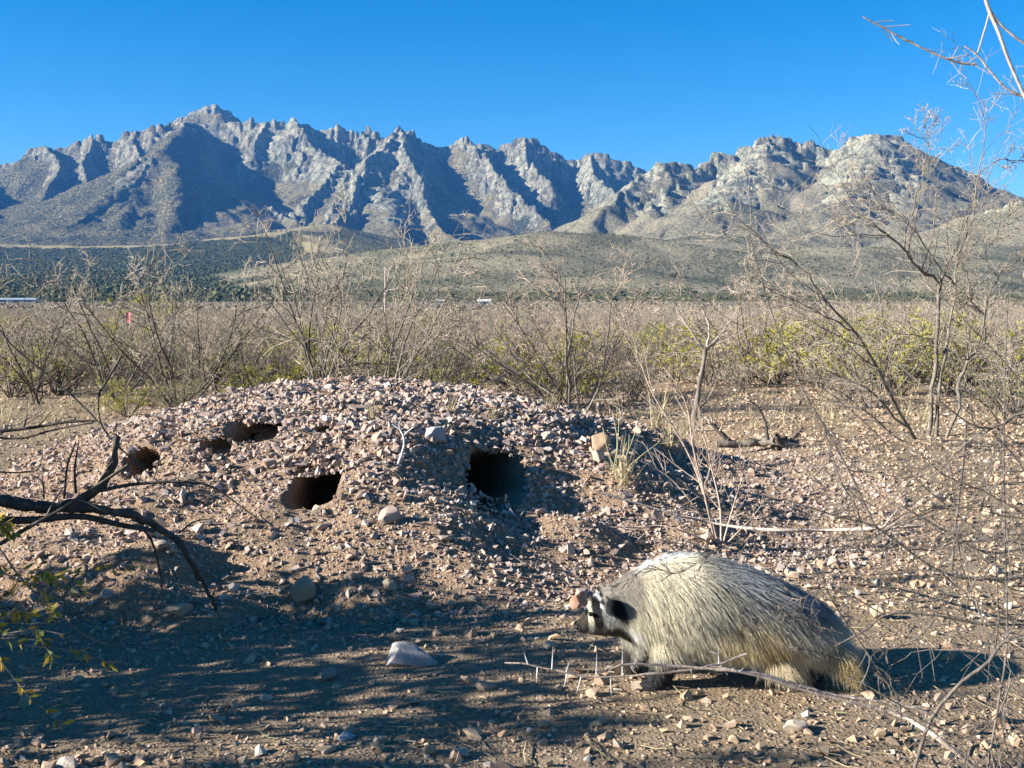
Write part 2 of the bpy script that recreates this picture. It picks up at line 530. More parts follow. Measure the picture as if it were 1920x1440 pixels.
# burrow mouths: photo pixel of the centre, half width, half height (m), depth
HOLE_PX = [(932, 893, 0.118, 0.085, 0.60), (584, 912, 0.095, 0.056, 0.50), (474, 805, 0.118, 0.042, 0.20), (264, 864, 0.078, 0.040, 0.18),
           (405, 838, 0.070, 0.034, 0.10), (622, 806, 0.075, 0.022, 0.07)]
HOLES = []
for (hx, hy, rx, rz, dep) in HOLE_PX:
    c = G(hx, hy)
    HOLES.append((c, rx, rz, dep))
for (c, rx, rz, dep) in HOLES[:4]:
    DENTS.append((c[0] - 0.02, c[1] - 0.22, 0.22, -0.030))      # worn run-out before each mouth
    DENTS.append((c[0] + 0.24, c[1] - 0.30, 0.20, 0.030))       # thrown-out spoil
DENTS += [(0.28, 3.95, 0.22, 0.07), (-1.2, 4.3, 0.3, 0.03), (0.05, 4.6, 0.3, -0.03)]
HOLES = []
for (hx, hy, rx, rz, dep) in HOLE_PX:
    c = G(hx, hy)
    HOLES.append((c, rx, rz, dep))


def lines(lo, hi, step, out_lo, out_hi, grow=1.13):
    a = list(np.arange(lo, hi + 1e-6, step))
    s, v = step, a[-1]
    while v < out_hi:
        s *= grow; v += s; a.append(v)
    s, v = step, a[0]
    b = []
    while v > out_lo:
        s *= grow; v -= s; b.append(v)
    return np.array(b[::-1] + a)


def grid_mesh(name, xs, ys, zf):
    X, Y = np.meshgrid(xs, ys)
    Z = zf(X, Y)
    V = np.stack([X, Y, Z], -1).reshape(-1, 3)
    idx = np.arange(X.size).reshape(X.shape)
    Q = np.stack([idx[:-1, :-1], idx[:-1, 1:], idx[1:, 1:], idx[1:, :-1]], -1).reshape(-1, 4)
    return V, Q


def mat_ground():
    T = NT('mat_ground')
    v = T.coord()
    big = T.noise(v, 0.9, 5, 0.6)
    mid = T.noise(v, 7.0, 5, 0.65)
    fine = T.noise(v, 60.0, 5, 0.7)
    c = T.ramp(big, [(0.30, (0.225, 0.165, 0.105)), (0.50, (0.30, 0.225, 0.145)), (0.70, (0.355, 0.262, 0.165))])
    c = T.mix(T.ramp(mid, [(0.42, 0.0), (0.66, 0.7)]), c, (0.29, 0.21, 0.14))
    c = T.mix(T.ramp(fine, [(0.36, 0.65), (0.52, 0.0)]), c, (0.145, 0.105, 0.075))
    c = T.mix(T.ramp(fine, [(0.60, 0.0), (0.72, 0.55)]), c, (0.42, 0.35, 0.27))
    pv = T.n('TexVoronoi', {'Vector': v, 'Scale': 95.0, 'Randomness': 1.0})
    pv2 = T.n('TexVoronoi', {'Vector': v, 'Scale': 42.0, 'Randomness': 1.0})
    pick = T.n('SeparateColor', {'Color': pv.outputs['Color']}).outputs[0]
    pick2 = T.n('SeparateColor', {'Color': pv2.outputs['Color']}).outputs[1]
    peb = T.math('MULTIPLY', T.ramp(pv.outputs['Distance'], [(0.25, 1.0), (0.50, 0.0)]), T.ramp(pick, [(0.40, 0.0), (0.5, 1.0)]))
    peb2 = T.math('MULTIPLY', T.ramp(pv2.outputs['Distance'], [(0.22, 1.0), (0.45, 0.0)]), T.ramp(pick2, [(0.62, 0.0), (0.68, 1.0)]))
    c = T.mix(T.math('MULTIPLY', peb, 0.8), c, T.ramp(pick, [(0.4, (0.30, 0.20, 0.12)), (0.6, (0.46, 0.34, 0.22)), (0.8, (0.34, 0.26, 0.20)), (1.0, (0.52, 0.42, 0.31))]))
    c = T.mix(T.math('MULTIPLY', peb2, 0.8), c, T.ramp(pick2, [(0.6, (0.38, 0.26, 0.17)), (0.8, (0.50, 0.38, 0.26)), (1.0, (0.36, 0.29, 0.24))]))
    # away from the clearing the plain is scrub: grey-brown twigs and dry grass
    pos = T.n('SeparateXYZ', {'Vector': v})
    far = T.n('MapRange', {'Value': pos.outputs[1], 'From Min': 20.0, 'From Max': 60.0})
    farc = T.ramp(T.noise(v, 0.02, 6, 0.6), [(0.35, (0.16, 0.13, 0.095)), (0.55, (0.23, 0.185, 0.13)), (0.7, (0.17, 0.155, 0.10))])
    c = T.mix(far.outputs[0], c, farc)
    T.base(c)
    T.b.inputs['Specular IOR Level'].default_value = 0.1
    h = T.math('ADD', T.math('MULTIPLY', mid, 0.6), T.math('MULTIPLY', fine, 0.5))
    h = T.math('ADD', h, T.math('MULTIPLY', T.noise(v, 220.0, 3, 0.7), 0.22))
    h = T.math('ADD', h, T.math('ADD', T.math('MULTIPLY', peb, 0.45), T.math('MULTIPLY', peb2, 0.8)))
    T.bump(h, 1.0, 0.022)
    return T.m


def mat_mound():
    T = NT('mat_mound')
    v = T.coord()
    mid = T.noise(v, 6.0, 5, 0.65)
    fine = T.noise(v, 75.0, 5, 0.7)
    soil = T.ramp(mid, [(0.30, (0.255, 0.17, 0.11)), (0.5, (0.335, 0.23, 0.15)), (0.72, (0.39, 0.28, 0.185))])
    soil = T.mix(T.ramp(fine, [(0.36, 0.6), (0.50, 0.0)]), soil, (0.19, 0.125, 0.085))
    soil = T.mix(T.ramp(fine, [(0.58, 0.0), (0.70, 0.5)]), soil, (0.46, 0.36, 0.28))
    pv = T.n('TexVoronoi', {'Vector': v, 'Scale': 95.0, 'Randomness': 1.0})
    pv2 = T.n('TexVoronoi', {'Vector': v, 'Scale': 42.0, 'Randomness': 1.0})
    pick = T.n('SeparateColor', {'Color': pv.outputs['Color']}).outputs[0]
    pick2 = T.n('SeparateColor', {'Color': pv2.outputs['Color']}).outputs[1]
    peb = T.math('MULTIPLY', T.ramp(pv.outputs['Distance'], [(0.25, 1.0), (0.50, 0.0)]), T.ramp(pick, [(0.40, 0.0), (0.5, 1.0)]))
    peb2 = T.math('MULTIPLY', T.ramp(pv2.outputs['Distance'], [(0.22, 1.0), (0.45, 0.0)]), T.ramp(pick2, [(0.62, 0.0), (0.68, 1.0)]))
    soil = T.mix(T.math('MULTIPLY', peb, 0.8), soil, T.ramp(pick, [(0.4, (0.34, 0.22, 0.14)), (0.6, (0.48, 0.36, 0.27)), (0.8, (0.38, 0.29, 0.24)), (1.0, (0.54, 0.44, 0.36))]))
    soil = T.mix(T.math('MULTIPLY', peb2, 0.8), soil, T.ramp(pick2, [(0.6, (0.42, 0.28, 0.19)), (0.8, (0.52, 0.40, 0.31)), (1.0, (0.38, 0.31, 0.27))]))
    T.base(soil)
    T.b.inputs['Specular IOR Level'].default_value = 0.1
    h = T.math('ADD', T.math('MULTIPLY', mid, 0.5), T.math('MULTIPLY', fine, 0.6))
    h = T.math('ADD', h, T.math('MULTIPLY', T.noise(v, 260.0, 3, 0.7), 0.25))
    h = T.math('ADD', h, T.math('ADD', T.math('MULTIPLY', peb, 0.45), T.math('MULTIPLY', peb2, 0.8)))
    T.bump(h, 1.0, 0.022)
    return T.m


GROUND_RAMP = [(0.0, (0.44, 0.31, 0.20)), (0.2, (0.36, 0.245, 0.155)), (0.38, (0.50, 0.37, 0.25)), (0.52, (0.32, 0.23, 0.17)), (0.64, (0.46, 0.35, 0.27)), (0.78, (0.40, 0.26, 0.165)), (0.9, (0.54, 0.45, 0.35)), (0.97, (0.60, 0.54, 0.47))]
STONE_RAMP = [(0.0, (0.340, 0.248, 0.207)), (0.14, (0.423, 0.327, 0.276)), (0.28, (0.276, 0.221, 0.207)), (0.40, (0.460, 0.386, 0.331)), (0.50, (0.248, 0.156, 0.120)),
              (0.60, (0.368, 0.281, 0.244)), (0.74, (0.304, 0.267, 0.244)), (0.86, (0.386, 0.262, 0.184)), (0.94, (0.552, 0.506, 0.460)), (0.97, (0.184, 0.152, 0.143))]


def mat_stone(name, source, dusty=0.6, tint=None, ramp=None):
    T = NT(name)
    if source == 'island':
        g = T.n('NewGeometry'); r = g.outputs['Random Per Island']
        v = T.coord()
    else:
        g = T.n('ObjectInfo'); r = g.outputs['Random']
        v = T.coord()
    c = T.ramp(r, ramp or STONE_RAMP, 'LINEAR') if tint is None else T.mix(T.noise(v, 9.0, 4, 0.6), tint, tuple(t * 0.62 for t in tint))
    n = T.noise(v, 70.0 if source == 'island' else 26.0, 4, 0.65)
    c = T.mix(T.ramp(n, [(0.40, 0.55), (0.58, 0.0)]), c, T.mix(0.55, c, (0.16, 0.11, 0.08)))
    d = T.noise(v, 18.0, 3, 0.6)
    c = T.mix(T.ramp(d, [(0.42, 0.0), (0.60, dusty)]), c, (0.40, 0.275, 0.175))
    T.base(c)
    T.b.inputs['Roughness'].default_value = 0.85
    T.bump(n, 0.6, 0.004)
    return T.m


def hull_stone(seed, n=11):
    r = np.random.default_rng(seed)
    p = r.normal(size=(n, 3)); p /= np.linalg.norm(p, axis=1)[:, None]
    p *= r.uniform(0.75, 1.1, (n, 1))
    p *= np.array([1.0, r.uniform(0.65, 0.95), r.uniform(0.45, 0.8)]) * 0.5
    bm = bmesh.new()
    for q in p: bm.verts.new(q)
    res = bmesh.ops.convex_hull(bm, input=bm.verts)
    bmesh.ops.delete(bm, geom=[e for e in res['geom_interior'] if isinstance(e, bmesh.types.BMVert)], context='VERTS')
    bmesh.ops.triangulate(bm, faces=bm.faces)
    bm.verts.index_update()
    V = np.array([v.co[:] for v in bm.verts]); Fc = np.array([[v.index for v in f.verts] for f in bm.faces])
    bm.free()
    return V, Fc


STONES = [hull_stone(100 + i, 10 + i % 6) for i in range(16)]
COBBLES = [hull_stone(150 + i, 7 + i % 2) for i in range(16)]
PEBBLES = [hull_stone(200 + i, 6) for i in range(10)]


def rot_mats(r, n, tilt=1.0):
    """random rotations, (n,3,3)"""
    a = r.uniform(0, 2 * np.pi, n); b = r.normal(0, 0.6 * tilt, n); c = r.normal(0, 0.6 * tilt, n)
    ca, sa, cb, sb, cc, s_c = np.cos(a), np.sin(a), np.cos(b), np.sin(b), np.cos(c), np.sin(c)
    o, i = np.zeros(n), np.ones(n)
    Rz = np.array([[ca, -sa, o], [sa, ca, o], [o, o, i]]).transpose(2, 0, 1)
    Rx = np.array([[i, o, o], [o, cb, -sb], [o, sb, cb]]).transpose(2, 0, 1)
    Ry = np.array([[cc, o, s_c], [o, i, o], [-s_c, o, cc]]).transpose(2, 0, 1)
    return Rz @ Rx @ Ry


def scatter_mesh(name, shapes, pos, size, r, tilt=1.0):
    """many small solids joined into one mesh"""
    Vs, Fs, off = [], [], 0
    k = r.integers(0, len(shapes), len(pos))
    for i, (V, Fc) in enumerate(shapes):
        m = k == i
        n = int(m.sum())
        if not n: continue
        R = rot_mats(r, n, tilt)
        W = np.einsum('nij,vj->nvi', R, V) * size[m][:, None, None] + pos[m][:, None, :]
        Vs.append(W.reshape(-1, 3))
        Fs.append((Fc[None] + (np.arange(n) * len(V))[:, None, None] + off).reshape(-1, 3))
        off += n * len(V)
    return mesh_np(name, np.concatenate(Vs), np.concatenate(Fs))


def in_hole(x, y):
    bad = np.zeros(np.shape(x), bool)
    for i, (c, rx, rz, dep) in enumerate(HOLES):
        bad |= (np.abs(x - c[0]) < rx * 0.98) & (y > c[1] - 0.24) & (y < c[1] + 0.30) & (np.abs(y - c[1]) < rz * (2.4 if i < 4 else 1.6))
    return bad


def build_ground():
    global GROUND, MOUND
    xs = lines(-4.4, 4.8, 0.05, -9000, 9000)
    ys = lines(1.4, 10.0, 0.05, -2500, 9000)
    V, Q = grid_mesh('ground', xs, ys, ground_h)
    GROUND = link('ground', mesh_np('ground', V, Q, True), mat_ground(), kind='structure')
    xs = np.concatenate([np.arange(MX - 2.5, MX + 1.6, 0.0138), np.arange(MX + 1.6, MX + 2.9, 0.03)])
    ys = np.concatenate([np.arange(2.95, 5.9, 0.0138), np.arange(5.9, MY + 2.1, 0.04)])
    V, Q = grid_mesh('mound', xs, ys, lambda x, y: ground_base(x, y) + mound_h(x, y))
    for hi, (c, rx, rz, dep) in enumerate(HOLES):
        q = np.hypot((V[:, 0] - c[0]) / rx * (1 + 0.28 * perlin(V[:, 2] * 14, V[:, 0] * 9, 31)), (V[:, 2] - c[2]) / rz * (1 + 0.3 * perlin(V[:, 0] * 16, V[:, 2] * 9, 32)))
        m = sstep(1.12, 0.66, q) * (np.abs(V[:, 1] - c[1]) < 0.45)
        e = np.array([-0.40 if hi == 0 else -0.05, 1.0, -0.34]); e /= np.linalg.norm(e)
        V += (m * dep)[:, None] * e
    rho = mound_raw(V[:, 0], V[:, 1])[1].reshape(-1)
    keep = (rho < 1.09)[Q].any(1)
    Q = Q[keep]
    us, inv = np.unique(Q.ravel(), return_inverse=True)
    MOUND = link('burrow_mound', mesh_np('burrow_mound', V[us], inv.reshape(-1, 4), True), mat_mound(), category='mound',
                 label='broad stony mound of pinkish gravel riddled with dark burrow mouths')


def build_stones():
    r = np.random.default_rng(3)
    ms = mat_stone('mat_gravel', 'island', 0.35); mo = mat_stone('mat_stone', 'object', 0.35)
    mg = mat_stone('mat_ground_gravel', 'island', ramp=GROUND_RAMP); mgo = mat_stone('mat_ground_stone', 'object', ramp=GROUND_RAMP)
    # on the mound
    n = 60000
    x = r.uniform(MX - 2.1, MX + 2.5, n); y = r.uniform(3.2, 6.9, n)
    rho = mound_raw(x, y)[1]
    dens = sstep(1.10, 0.95, rho) * np.clip(0.60 + 0.75 * fbm(x / 0.55, y / 0.55, 3, 41) + 0.35 * sstep(0.95, 0.45, rho), 0.40, 1) * (1 - 0.6 * sstep(5.7, 6.4, y))
    ok = (r.random(n) < dens) & ~in_hole(x, y)
    x, y = x[ok], y[ok]
    rho = rho[ok]
    size = np.clip(np.exp(r.normal(math.log(0.0212), 0.46, len(x))) * (0.85 + 0.35 * sstep(0.9, 0.4, rho)), 0.008, 0.058)
    # stones keep off one another: big first
    o = np.argsort(-size); x, y, size = x[o], y[o], size[o]
    z = surf(x, y) + size * r.uniform(-0.08, 0.18, len(x))
    pos = np.stack([x, y, z], -1)
    vis = np.where(y[:1500] < 6.1)[0][:300]
    shared = []
    for i, (V, Fc) in enumerate(STONES):
        me = mesh_np('stone', V, Fc); me.materials.append(mo); shared.append(me)
    for j in vis:
        o_ = link('stone', shared[int(r.integers(0, 16))], None, MOUND)
        o_.location = pos[j]; o_.scale = (size[j] * 1.15,) * 3
        o_.rotation_euler = (r.normal(0, 0.5), r.normal(0, 0.5), r.uniform(0, 6.28))
    rest = np.setdiff1d(np.arange(len(x)), vis)
    link('gravel', scatter_mesh('gravel', COBBLES, pos[rest], size[rest] * 1.1, r), ms, MOUND, kind='stuff')
    # fine grit between the stones
    n = 27000
    x = r.uniform(MX - 2.3, MX + 2.5, n); y = r.uniform(2.9, 6.4, n)
    ok = (mound_raw(x, y)[1] < 1.12) & ~in_hole(x, y)
    x, y = x[ok], y[ok]
    s = np.clip(np.exp(r.normal(math.log(0.0118), 0.32, len(x))), 0.006, 0.022)
    link('grit', scatter_mesh('grit', PEBBLES, np.stack([x, y, surf(x, y) + s * 0.15], -1), s, r), ms, MOUND, kind='stuff')
    # on the open ground
    n = 68000
    D = 1.9 + 11.5 * r.random(n) ** 1.35
    x = r.uniform(-0.60, 0.62, n) * D; y = D
    out = mound_raw(x, y)[1] > 0.98
    wear = np.exp(-((y - 2.75) / 0.55) ** 2) * 0.70        # the trodden path in front is barer
    dens = np.clip(0.50 + 0.9 * fbm(x / 0.8, y / 0.8, 3, 51) + 0.25 * sstep(3.0, 4.2, y) + 0.6 * sstep(0.2, 0.8, x) * sstep(2.9, 3.6, y), 0.05, 1) * (1 - wear) * np.where((y > 7.4) & (x < 0.4) & (x > -2.2), 0.1, 1.0)
    ok = (r.random(n) < dens) & out
    x, y = x[ok], y[ok]
    size = np.clip(np.exp(r.normal(math.log(0.0172), 0.48, len(x))) * (0.75 + 0.065 * y), 0.006, 0.065)
    o = np.argsort(-size / y); x, y, size = x[o], y[o], size[o]
    pos = np.stack([x, y, ground_h(x, y) + size * r.uniform(-0.04, 0.18, len(x))], -1)
    shared = []
    for i, (V, Fc) in enumerate(STONES):
        me = mesh_np('stone', V, Fc); me.materials.append(mgo); shared.append(me)
    for j in range(300):
        o_ = link('stone', shared[int(r.integers(0, 16))], None, GROUND)
        o_.location = pos[j]; o_.scale = (size[j],) * 3
        o_.rotation_euler = (r.normal(0, 0.4), r.normal(0, 0.4), r.uniform(0, 6.28))
    link('gravel', scatter_mesh('gravel', COBBLES, pos[300:], size[300:], r), mg, GROUND, kind='stuff')
    n = 22000
    D = 1.9 + 3.4 * r.random(n) ** 1.2
    x = r.uniform(-0.56, 0.56, n) * D; y = D
    ok = (mound_raw(x, y)[1] > 1.0) & (r.random(n) < np.clip(0.5 + 1.1 * fbm(x / 0.3, y / 0.3, 3, 57), 0.05, 1))
    x, y = x[ok], y[ok]
    s = np.clip(np.exp(r.normal(math.log(0.0062), 0.35, len(x))), 0.003, 0.013)
    link('grit', scatter_mesh('grit', PEBBLES, np.stack([x, y, ground_h(x, y) + s * 0.1], -1), s, r), mg, GROUND, kind='stuff')


def build_litter():
    """broken twigs, straws and leaf bits strewn over the dirt"""
    r = np.random.default_rng(97)
    n = 2600
    y = 1.9 + 8.5 * r.random(n) ** 1.5
    x = r.uniform(-0.5, 0.54, n) * y
    ok = r.random(n) < np.clip(0.45 + 1.3 * fbm(x / 0.5, y / 0.5, 3, 77) + 0.35 * sstep(0.3, 1.0, x), 0.03, 1)
    ok &= ~in_hole(x, y) & ~in_hole(x + 0.05, y) & ~in_hole(x - 0.05, y)
    x, y = x[ok], y[ok]
    ls = []
    for a, b in zip(x, y):
        L = r.uniform(0.02, 0.11); w = r.uniform(0, 6.28)
        d = np.array([math.cos(w), math.sin(w), 0]) * L / 2
        m = np.array([a, b, 0.0])
        q = np.array([m - d, m + r.normal(0, L * 0.06, 3), m + d])
        q[:, 2] = surf(q[:, 0], q[:, 1]) + r.uniform(0.002, 0.008)
        q[2, 2] += abs(r.normal(0, 0.008))
        rr = r.uniform(0.0006, 0.0019)
        ls.append((q, np.array([rr, rr, rr * 0.6])))
    V, Q = tubes(ls, 3)
    link('twig_litter', mesh_np('twig_litter', V, Q, True), MATS['straw'], None, kind='stuff')


def boulder(name, seed, dims, cuts=9, sub=3, rough=0.05):
    bm = bmesh.new()
    bmesh.ops.create_icosphere(bm, subdivisions=sub, radius=1.0)
    r = np.random.default_rng(seed)
    V = np.array([v.co[:] for v in bm.verts])
    for _ in range(cuts):
        nrm = r.normal(size=3); nrm /= np.linalg.norm(nrm)
        d = r.uniform(0.50, 0.86)
        V -= np.maximum(0, V @ nrm - d)[:, None] * nrm
    V *= 1 + rough * fbm(V[:, 0] * 2.2 + V[:, 2] * 1.7 + seed, V[:, 1] * 2.2 - V[:, 2] * 1.1, 3, seed)[:, None]
    V *= np.array(dims) * 0.5 / np.abs(V).max(0)
    for v, c in zip(bm.verts, V): v.co = c
    me = bpy.data.meshes.new(name); bm.to_mesh(me); bm.free()
    for p in me.polygons: p.use_smooth = True
    me.set_sharp_from_angle(angle=math.radians(24))
    return me


# (photo pixel of the base centre, width, depth, height in m, sink, colour, turn, seed, cuts, name, label)
ROCKS = [
    (765, 1252, 0.150, 0.10, 0.068, 0.25, (0.40, 0.38, 0.38), 0.25, 1, 7, 'half-buried smooth grey rock lying on the shaded bare dirt', 0.15),
    (562, 1146, 0.090, 0.085, 0.088, 0.15, (0.42, 0.31, 0.21), 0.4, 2, 10, 'upright tan clod of rock catching sun at the shadow edge', -0.2),
    (330, 1160, 0.085, 0.055, 0.040, 0.15, (0.46, 0.36, 0.25), 0.1, 3, 4, 'flat oval tan cobble beside the tip of the drooping branch', 0.0),
    (1088, 1140, 0.060, 0.05, 0.060, 0.2, (0.50, 0.25, 0.16), 0.9, 4, 8, 'salmon red stone just ahead of the badger snout', 0.0),
    (1648, 1162, 0.055, 0.05, 0.052, 0.2, (0.55, 0.48, 0.33), 0.3, 5, 8, 'pale yellowish stone behind the rump of the badger', 0.0),
    (732, 1110, 0.060, 0.045, 0.038, 0.2, (0.38, 0.32, 0.22), -0.3, 6, 8, 'olive brown cobble with a long shadow at the foot of the mound', 0.2),
    (1492, 1376, 0.060, 0.045, 0.036, 0.25, (0.50, 0.44, 0.36), 0.2, 7, 12, 'whitish stone on the dirt near the bottom edge, below the thorny branch', 0.0),
    (816, 832, 0.105, 0.08, 0.085, 0.2, (0.47, 0.44, 0.44), 0.5, 8, 9, 'large white-topped grey stone on the upper face of the mound', 0.0),
    (1126, 850, 0.100, 0.09, 0.110, 0.2, (0.47, 0.33, 0.22), 0.0, 9, 10, 'big sandy clod on the right shoulder of the mound', 0.0),
    (1122, 872, 0.055, 0.05, 0.075, 0.2, (0.52, 0.43, 0.35), 0.4, 10, 8, 'pale block of stone under the big sandy clod on the mound', 0.0),
    (728, 985, 0.080, 0.06, 0.072, 0.2, (0.45, 0.34, 0.29), 0.3, 11, 10, 'pinkish stone standing out low on the mound between the two largest burrows', 0.0),
    (1068, 765, 0.085, 0.07, 0.07, 0.25, (0.44, 0.37, 0.36), 0.3, 12, 9, 'mauve stone on the crest of the mound at its right end', 0.0),
    (1122, 772, 0.050, 0.05, 0.10, 0.2, (0.55, 0.46, 0.37), 0.1, 13, 8, 'tall pale stone upright on the right crest of the mound', 0.1),
    (905, 1295, 0.060, 0.05, 0.030, 0.3, (0.30, 0.23, 0.19), 0.2, 14, 8, 'small dark stone on the shaded dirt, right of the smooth grey rock', 0.0),
    (615, 1275, 0.055, 0.05, 0.034, 0.3, (0.31, 0.25, 0.22), 0.8, 15, 8, 'brown stone on the shaded dirt, left of the smooth grey rock', 0.0),
    (1760, 940, 0.080, 0.06, 0.05, 0.25, (0.52, 0.40, 0.32), 0.3, 16, 8, 'pinkish stone on the sunlit gravel under the largest bare tree', 0.0),
    (1870, 1080, 0.060, 0.05, 0.045, 0.25, (0.50, 0.43, 0.35), 0.7, 17, 12, 'pale stone on the gravel at the right edge behind crossing twigs', 0.0),
    (300, 1035, 0.065, 0.05, 0.035, 0.3, (0.48, 0.40, 0.30), 0.2, 18, 5, 'rounded buff cobble below the arching dark branch', 0.0),
    (500, 880, 0.070, 0.05, 0.05, 0.25, (0.43, 0.28, 0.20), 0.2, 19, 9, 'reddish stone on the bare slope between the left burrows', 0.0),
    (648, 1390, 0.040, 0.035, 0.022, 0.3, (0.42, 0.45, 0.50), 0.2, 20, 6, 'small bluish pebble alone in the darkest shade at the bottom', 0.0),
]


def build_rocks():
    for i, (px, py, w, d, h, sink, tint, rz, seed, cuts, label, tilt) in enumerate(ROCKS):
        c = G(px, py)
        me = boulder('rock', 300 + seed, (w, d, h), cuts + 6, 3, 0.10)
        o = link('rock', me, mat_stone('mat_rock', 'object', 0.3, tint), None, label=label, category='rock')
        o.location = (c[0], c[1] + d * 0.3, surf(c[0], c[1] + d * 0.3) + h * (0.5 - sink))
        o.rotation_euler = (0, tilt, rz)
# ------------------------------------------------------------------ woody plants
def tubes(lines_, sides=4):
    """lines_: list of (points (n,3), radii (n,)); returns V, quads"""
    by = {}
    for p, r in lines_:
        by.setdefault(len(p), []).append((p, r))
    Vs, Qs, off = [], [], 0
    ang = np.arange(sides) * 2 * np.pi / sides
    for n, L in by.items():
        Pn = np.array([a for a, _ in L]); Rn = np.array([b for _, b in L])
        T = np.gradient(Pn, axis=1)
        T /= np.linalg.norm(T, axis=2, keepdims=True) + 1e-12
        ref = np.where(np.abs(T[:, :1, 2:3]) > 0.9, np.array([[[1.0, 0, 0]]]), np.array([[[0, 0, 1.0]]]))
        N = np.cross(T, ref); N /= np.linalg.norm(N, axis=2, keepdims=True) + 1e-12
        B = np.cross(T, N)
        ring = Pn[:, :, None, :] + Rn[:, :, None, None] * (np.cos(ang)[None, None, :, None] * N[:, :, None, :] + np.sin(ang)[None, None, :, None] * B[:, :, None, :])
        m = len(L)
        Vs.append(ring.reshape(-1, 3))
        base = (np.arange(m) * n * sides)[:, None, None] + (np.arange(n - 1) * sides)[None, :, None] + off
        k = np.arange(sides)[None, None, :]
        k2 = (np.arange(sides) + 1)[None, None, :] % sides
        q = np.stack([base + k, base + k2, base + sides + k2, base + sides + k], -1).reshape(-1, 4)
        Qs.append(q)
        off += m * n * sides
    return np.concatenate(Vs), np.concatenate(Qs)


def spline(pts, n):
    """Catmull-Rom through pts (k,d), n samples"""
    p = np.asarray(pts, float)
    if len(p) == 2:
        t = np.linspace(0, 1, n)[:, None]
        return p[0] * (1 - t) + p[1] * t
    q = np.vstack([2 * p[0] - p[1], p, 2 * p[-1] - p[-2]])
    u = np.linspace(0, len(p) - 1 - 1e-9, n)
    i = u.astype(int); f = (u - i)[:, None]
    a, b, c, d = q[i], q[i + 1], q[i + 2], q[i + 3]
    return 0.5 * (2 * b + (c - a) * f + (2 * a - 5 * b + 4 * c - d) * f ** 2 + (3 * b - a - 3 * c + d) * f ** 3)


def unit(v):
    return v / (np.linalg.norm(v) + 1e-12)


def wander(r, p, d, L, n, wob, up=0.0):
    """a crooked shoot from p along d"""
    pts = [p]
    s = L / (n - 1)
    for i in range(n - 1):
        d = unit(d + r.normal(0, wob, 3) + np.array([0, 0, up]))
        p = p + d * s
        pts.append(p)
    return np.array(pts)


def off_dir(r, t, lo, hi):
    a = r.normal(size=3); a = unit(a - t * np.dot(a, t))
    w = r.uniform(lo, hi)
    return unit(t * math.cos(w) + a * math.sin(w))


def branch_out(r, parents, count, lo, hi, lfac, n, wob, rmin, up=0.0, tmin=0.2, rfac=0.55):
    """side shoots on every parent line"""
    out = []
    for pts, rad in parents:
        L = np.linalg.norm(np.diff(pts, axis=0), axis=1).sum()
        k = max(1, int(round(count * r.uniform(0.6, 1.35))))
        for _ in range(k):
            t = r.uniform(tmin, 1.0) * (len(pts) - 1)
            i = min(int(t), len(pts) - 2); f = t - i
            p = pts[i] * (1 - f) + pts[i + 1] * f
            tg = unit(pts[i + 1] - pts[i])
            d = off_dir(r, tg, lo, hi)
            q = wander(r, p, d, L * lfac * r.uniform(0.55, 1.25) * (1.15 - 0.5 * t / len(pts)), n, wob, up)
            r0 = max(rmin, (rad[i] * (1 - f) + rad[i + 1] * f) * rfac)
            out.append((q, np.linspace(r0, max(rmin * 0.7, r0 * 0.45), n)))
    return out


def make_shrub(seed, H=1.1, spread=0.9, stems=7, k1=7, k2=6, k3=3, r0=0.0095, rmin=0.0018, up=0.05, tilt=(0.15, 0.95), wob=0.16):
    r = np.random.default_rng(seed)
    L0 = []
    for i in range(stems):
        az = 2 * np.pi * (i + r.uniform(-0.3, 0.3)) / stems
        a = r.uniform(*tilt)
        d = np.array([math.sin(a) * math.cos(az) * spread, math.sin(a) * math.sin(az) * spread, math.cos(a)])
        p = np.array([r.normal(0, 0.03), r.normal(0, 0.03), -0.03])
        L = H * r.uniform(0.75, 1.05) / max(0.55, math.cos(a) ** 0.5)
        q = wander(r, p, unit(d), L, 8, wob * 0.8, up * 0.6)
        rr = r0 * r.uniform(0.7, 1.2)
        L0.append((q, np.linspace(rr, rr * 0.3, 8)))
    L1 = branch_out(r, L0, k1, 0.45, 1.05, 0.42, 6, wob, rmin * 1.8, up)
    L2 = branch_out(r, L1, k2, 0.5, 1.15, 0.48, 4, wob * 1.2, rmin * 1.2, up * 0.6)
    L3 = branch_out(r, L2, k3, 0.5, 1.2, 0.50, 3, wob * 1.2, rmin) if k3 else []
    return L0 + L1, L2 + L3


def leaf_mesh(name, r, lines_, per, size, long=2.2, tmin=0.3, droop=0.0):
    """pointed two-sided leaves set along the twigs"""
    pts, dirs = [], []
    for p, _ in lines_:
        for _ in range(r.poisson(per)):
            t = r.uniform(tmin, 1) * (len(p) - 1); i = min(int(t), len(p) - 2); f = t - i
            pts.append(p[i] * (1 - f) + p[i + 1] * f)
            dirs.append(off_dir(r, unit(p[i + 1] - p[i]), 0.5, 1.3) + np.array([0, 0, -droop]))
    if not pts: return None
    Pn = np.array(pts); Dn = np.array(dirs); Dn /= np.linalg.norm(Dn, axis=1)[:, None]
    n = len(Pn)
    S = np.cross(Dn, r.normal(size=(n, 3))); S /= np.linalg.norm(S, axis=1)[:, None]
    Nn = np.cross(Dn, S)
    sz = size * r.uniform(0.6, 1.3, n)[:, None]
    V = np.stack([Pn, Pn + Dn * sz * long * 0.5 + S * sz * 0.5 + Nn * sz * 0.12, Pn + Dn * sz * long, Pn + Dn * sz * long * 0.5 - S * sz * 0.5 + Nn * sz * 0.12], 1).reshape(-1, 3)
    Fq = np.arange(n * 4).reshape(n, 4)
    return mesh_np(name, V, Fq)


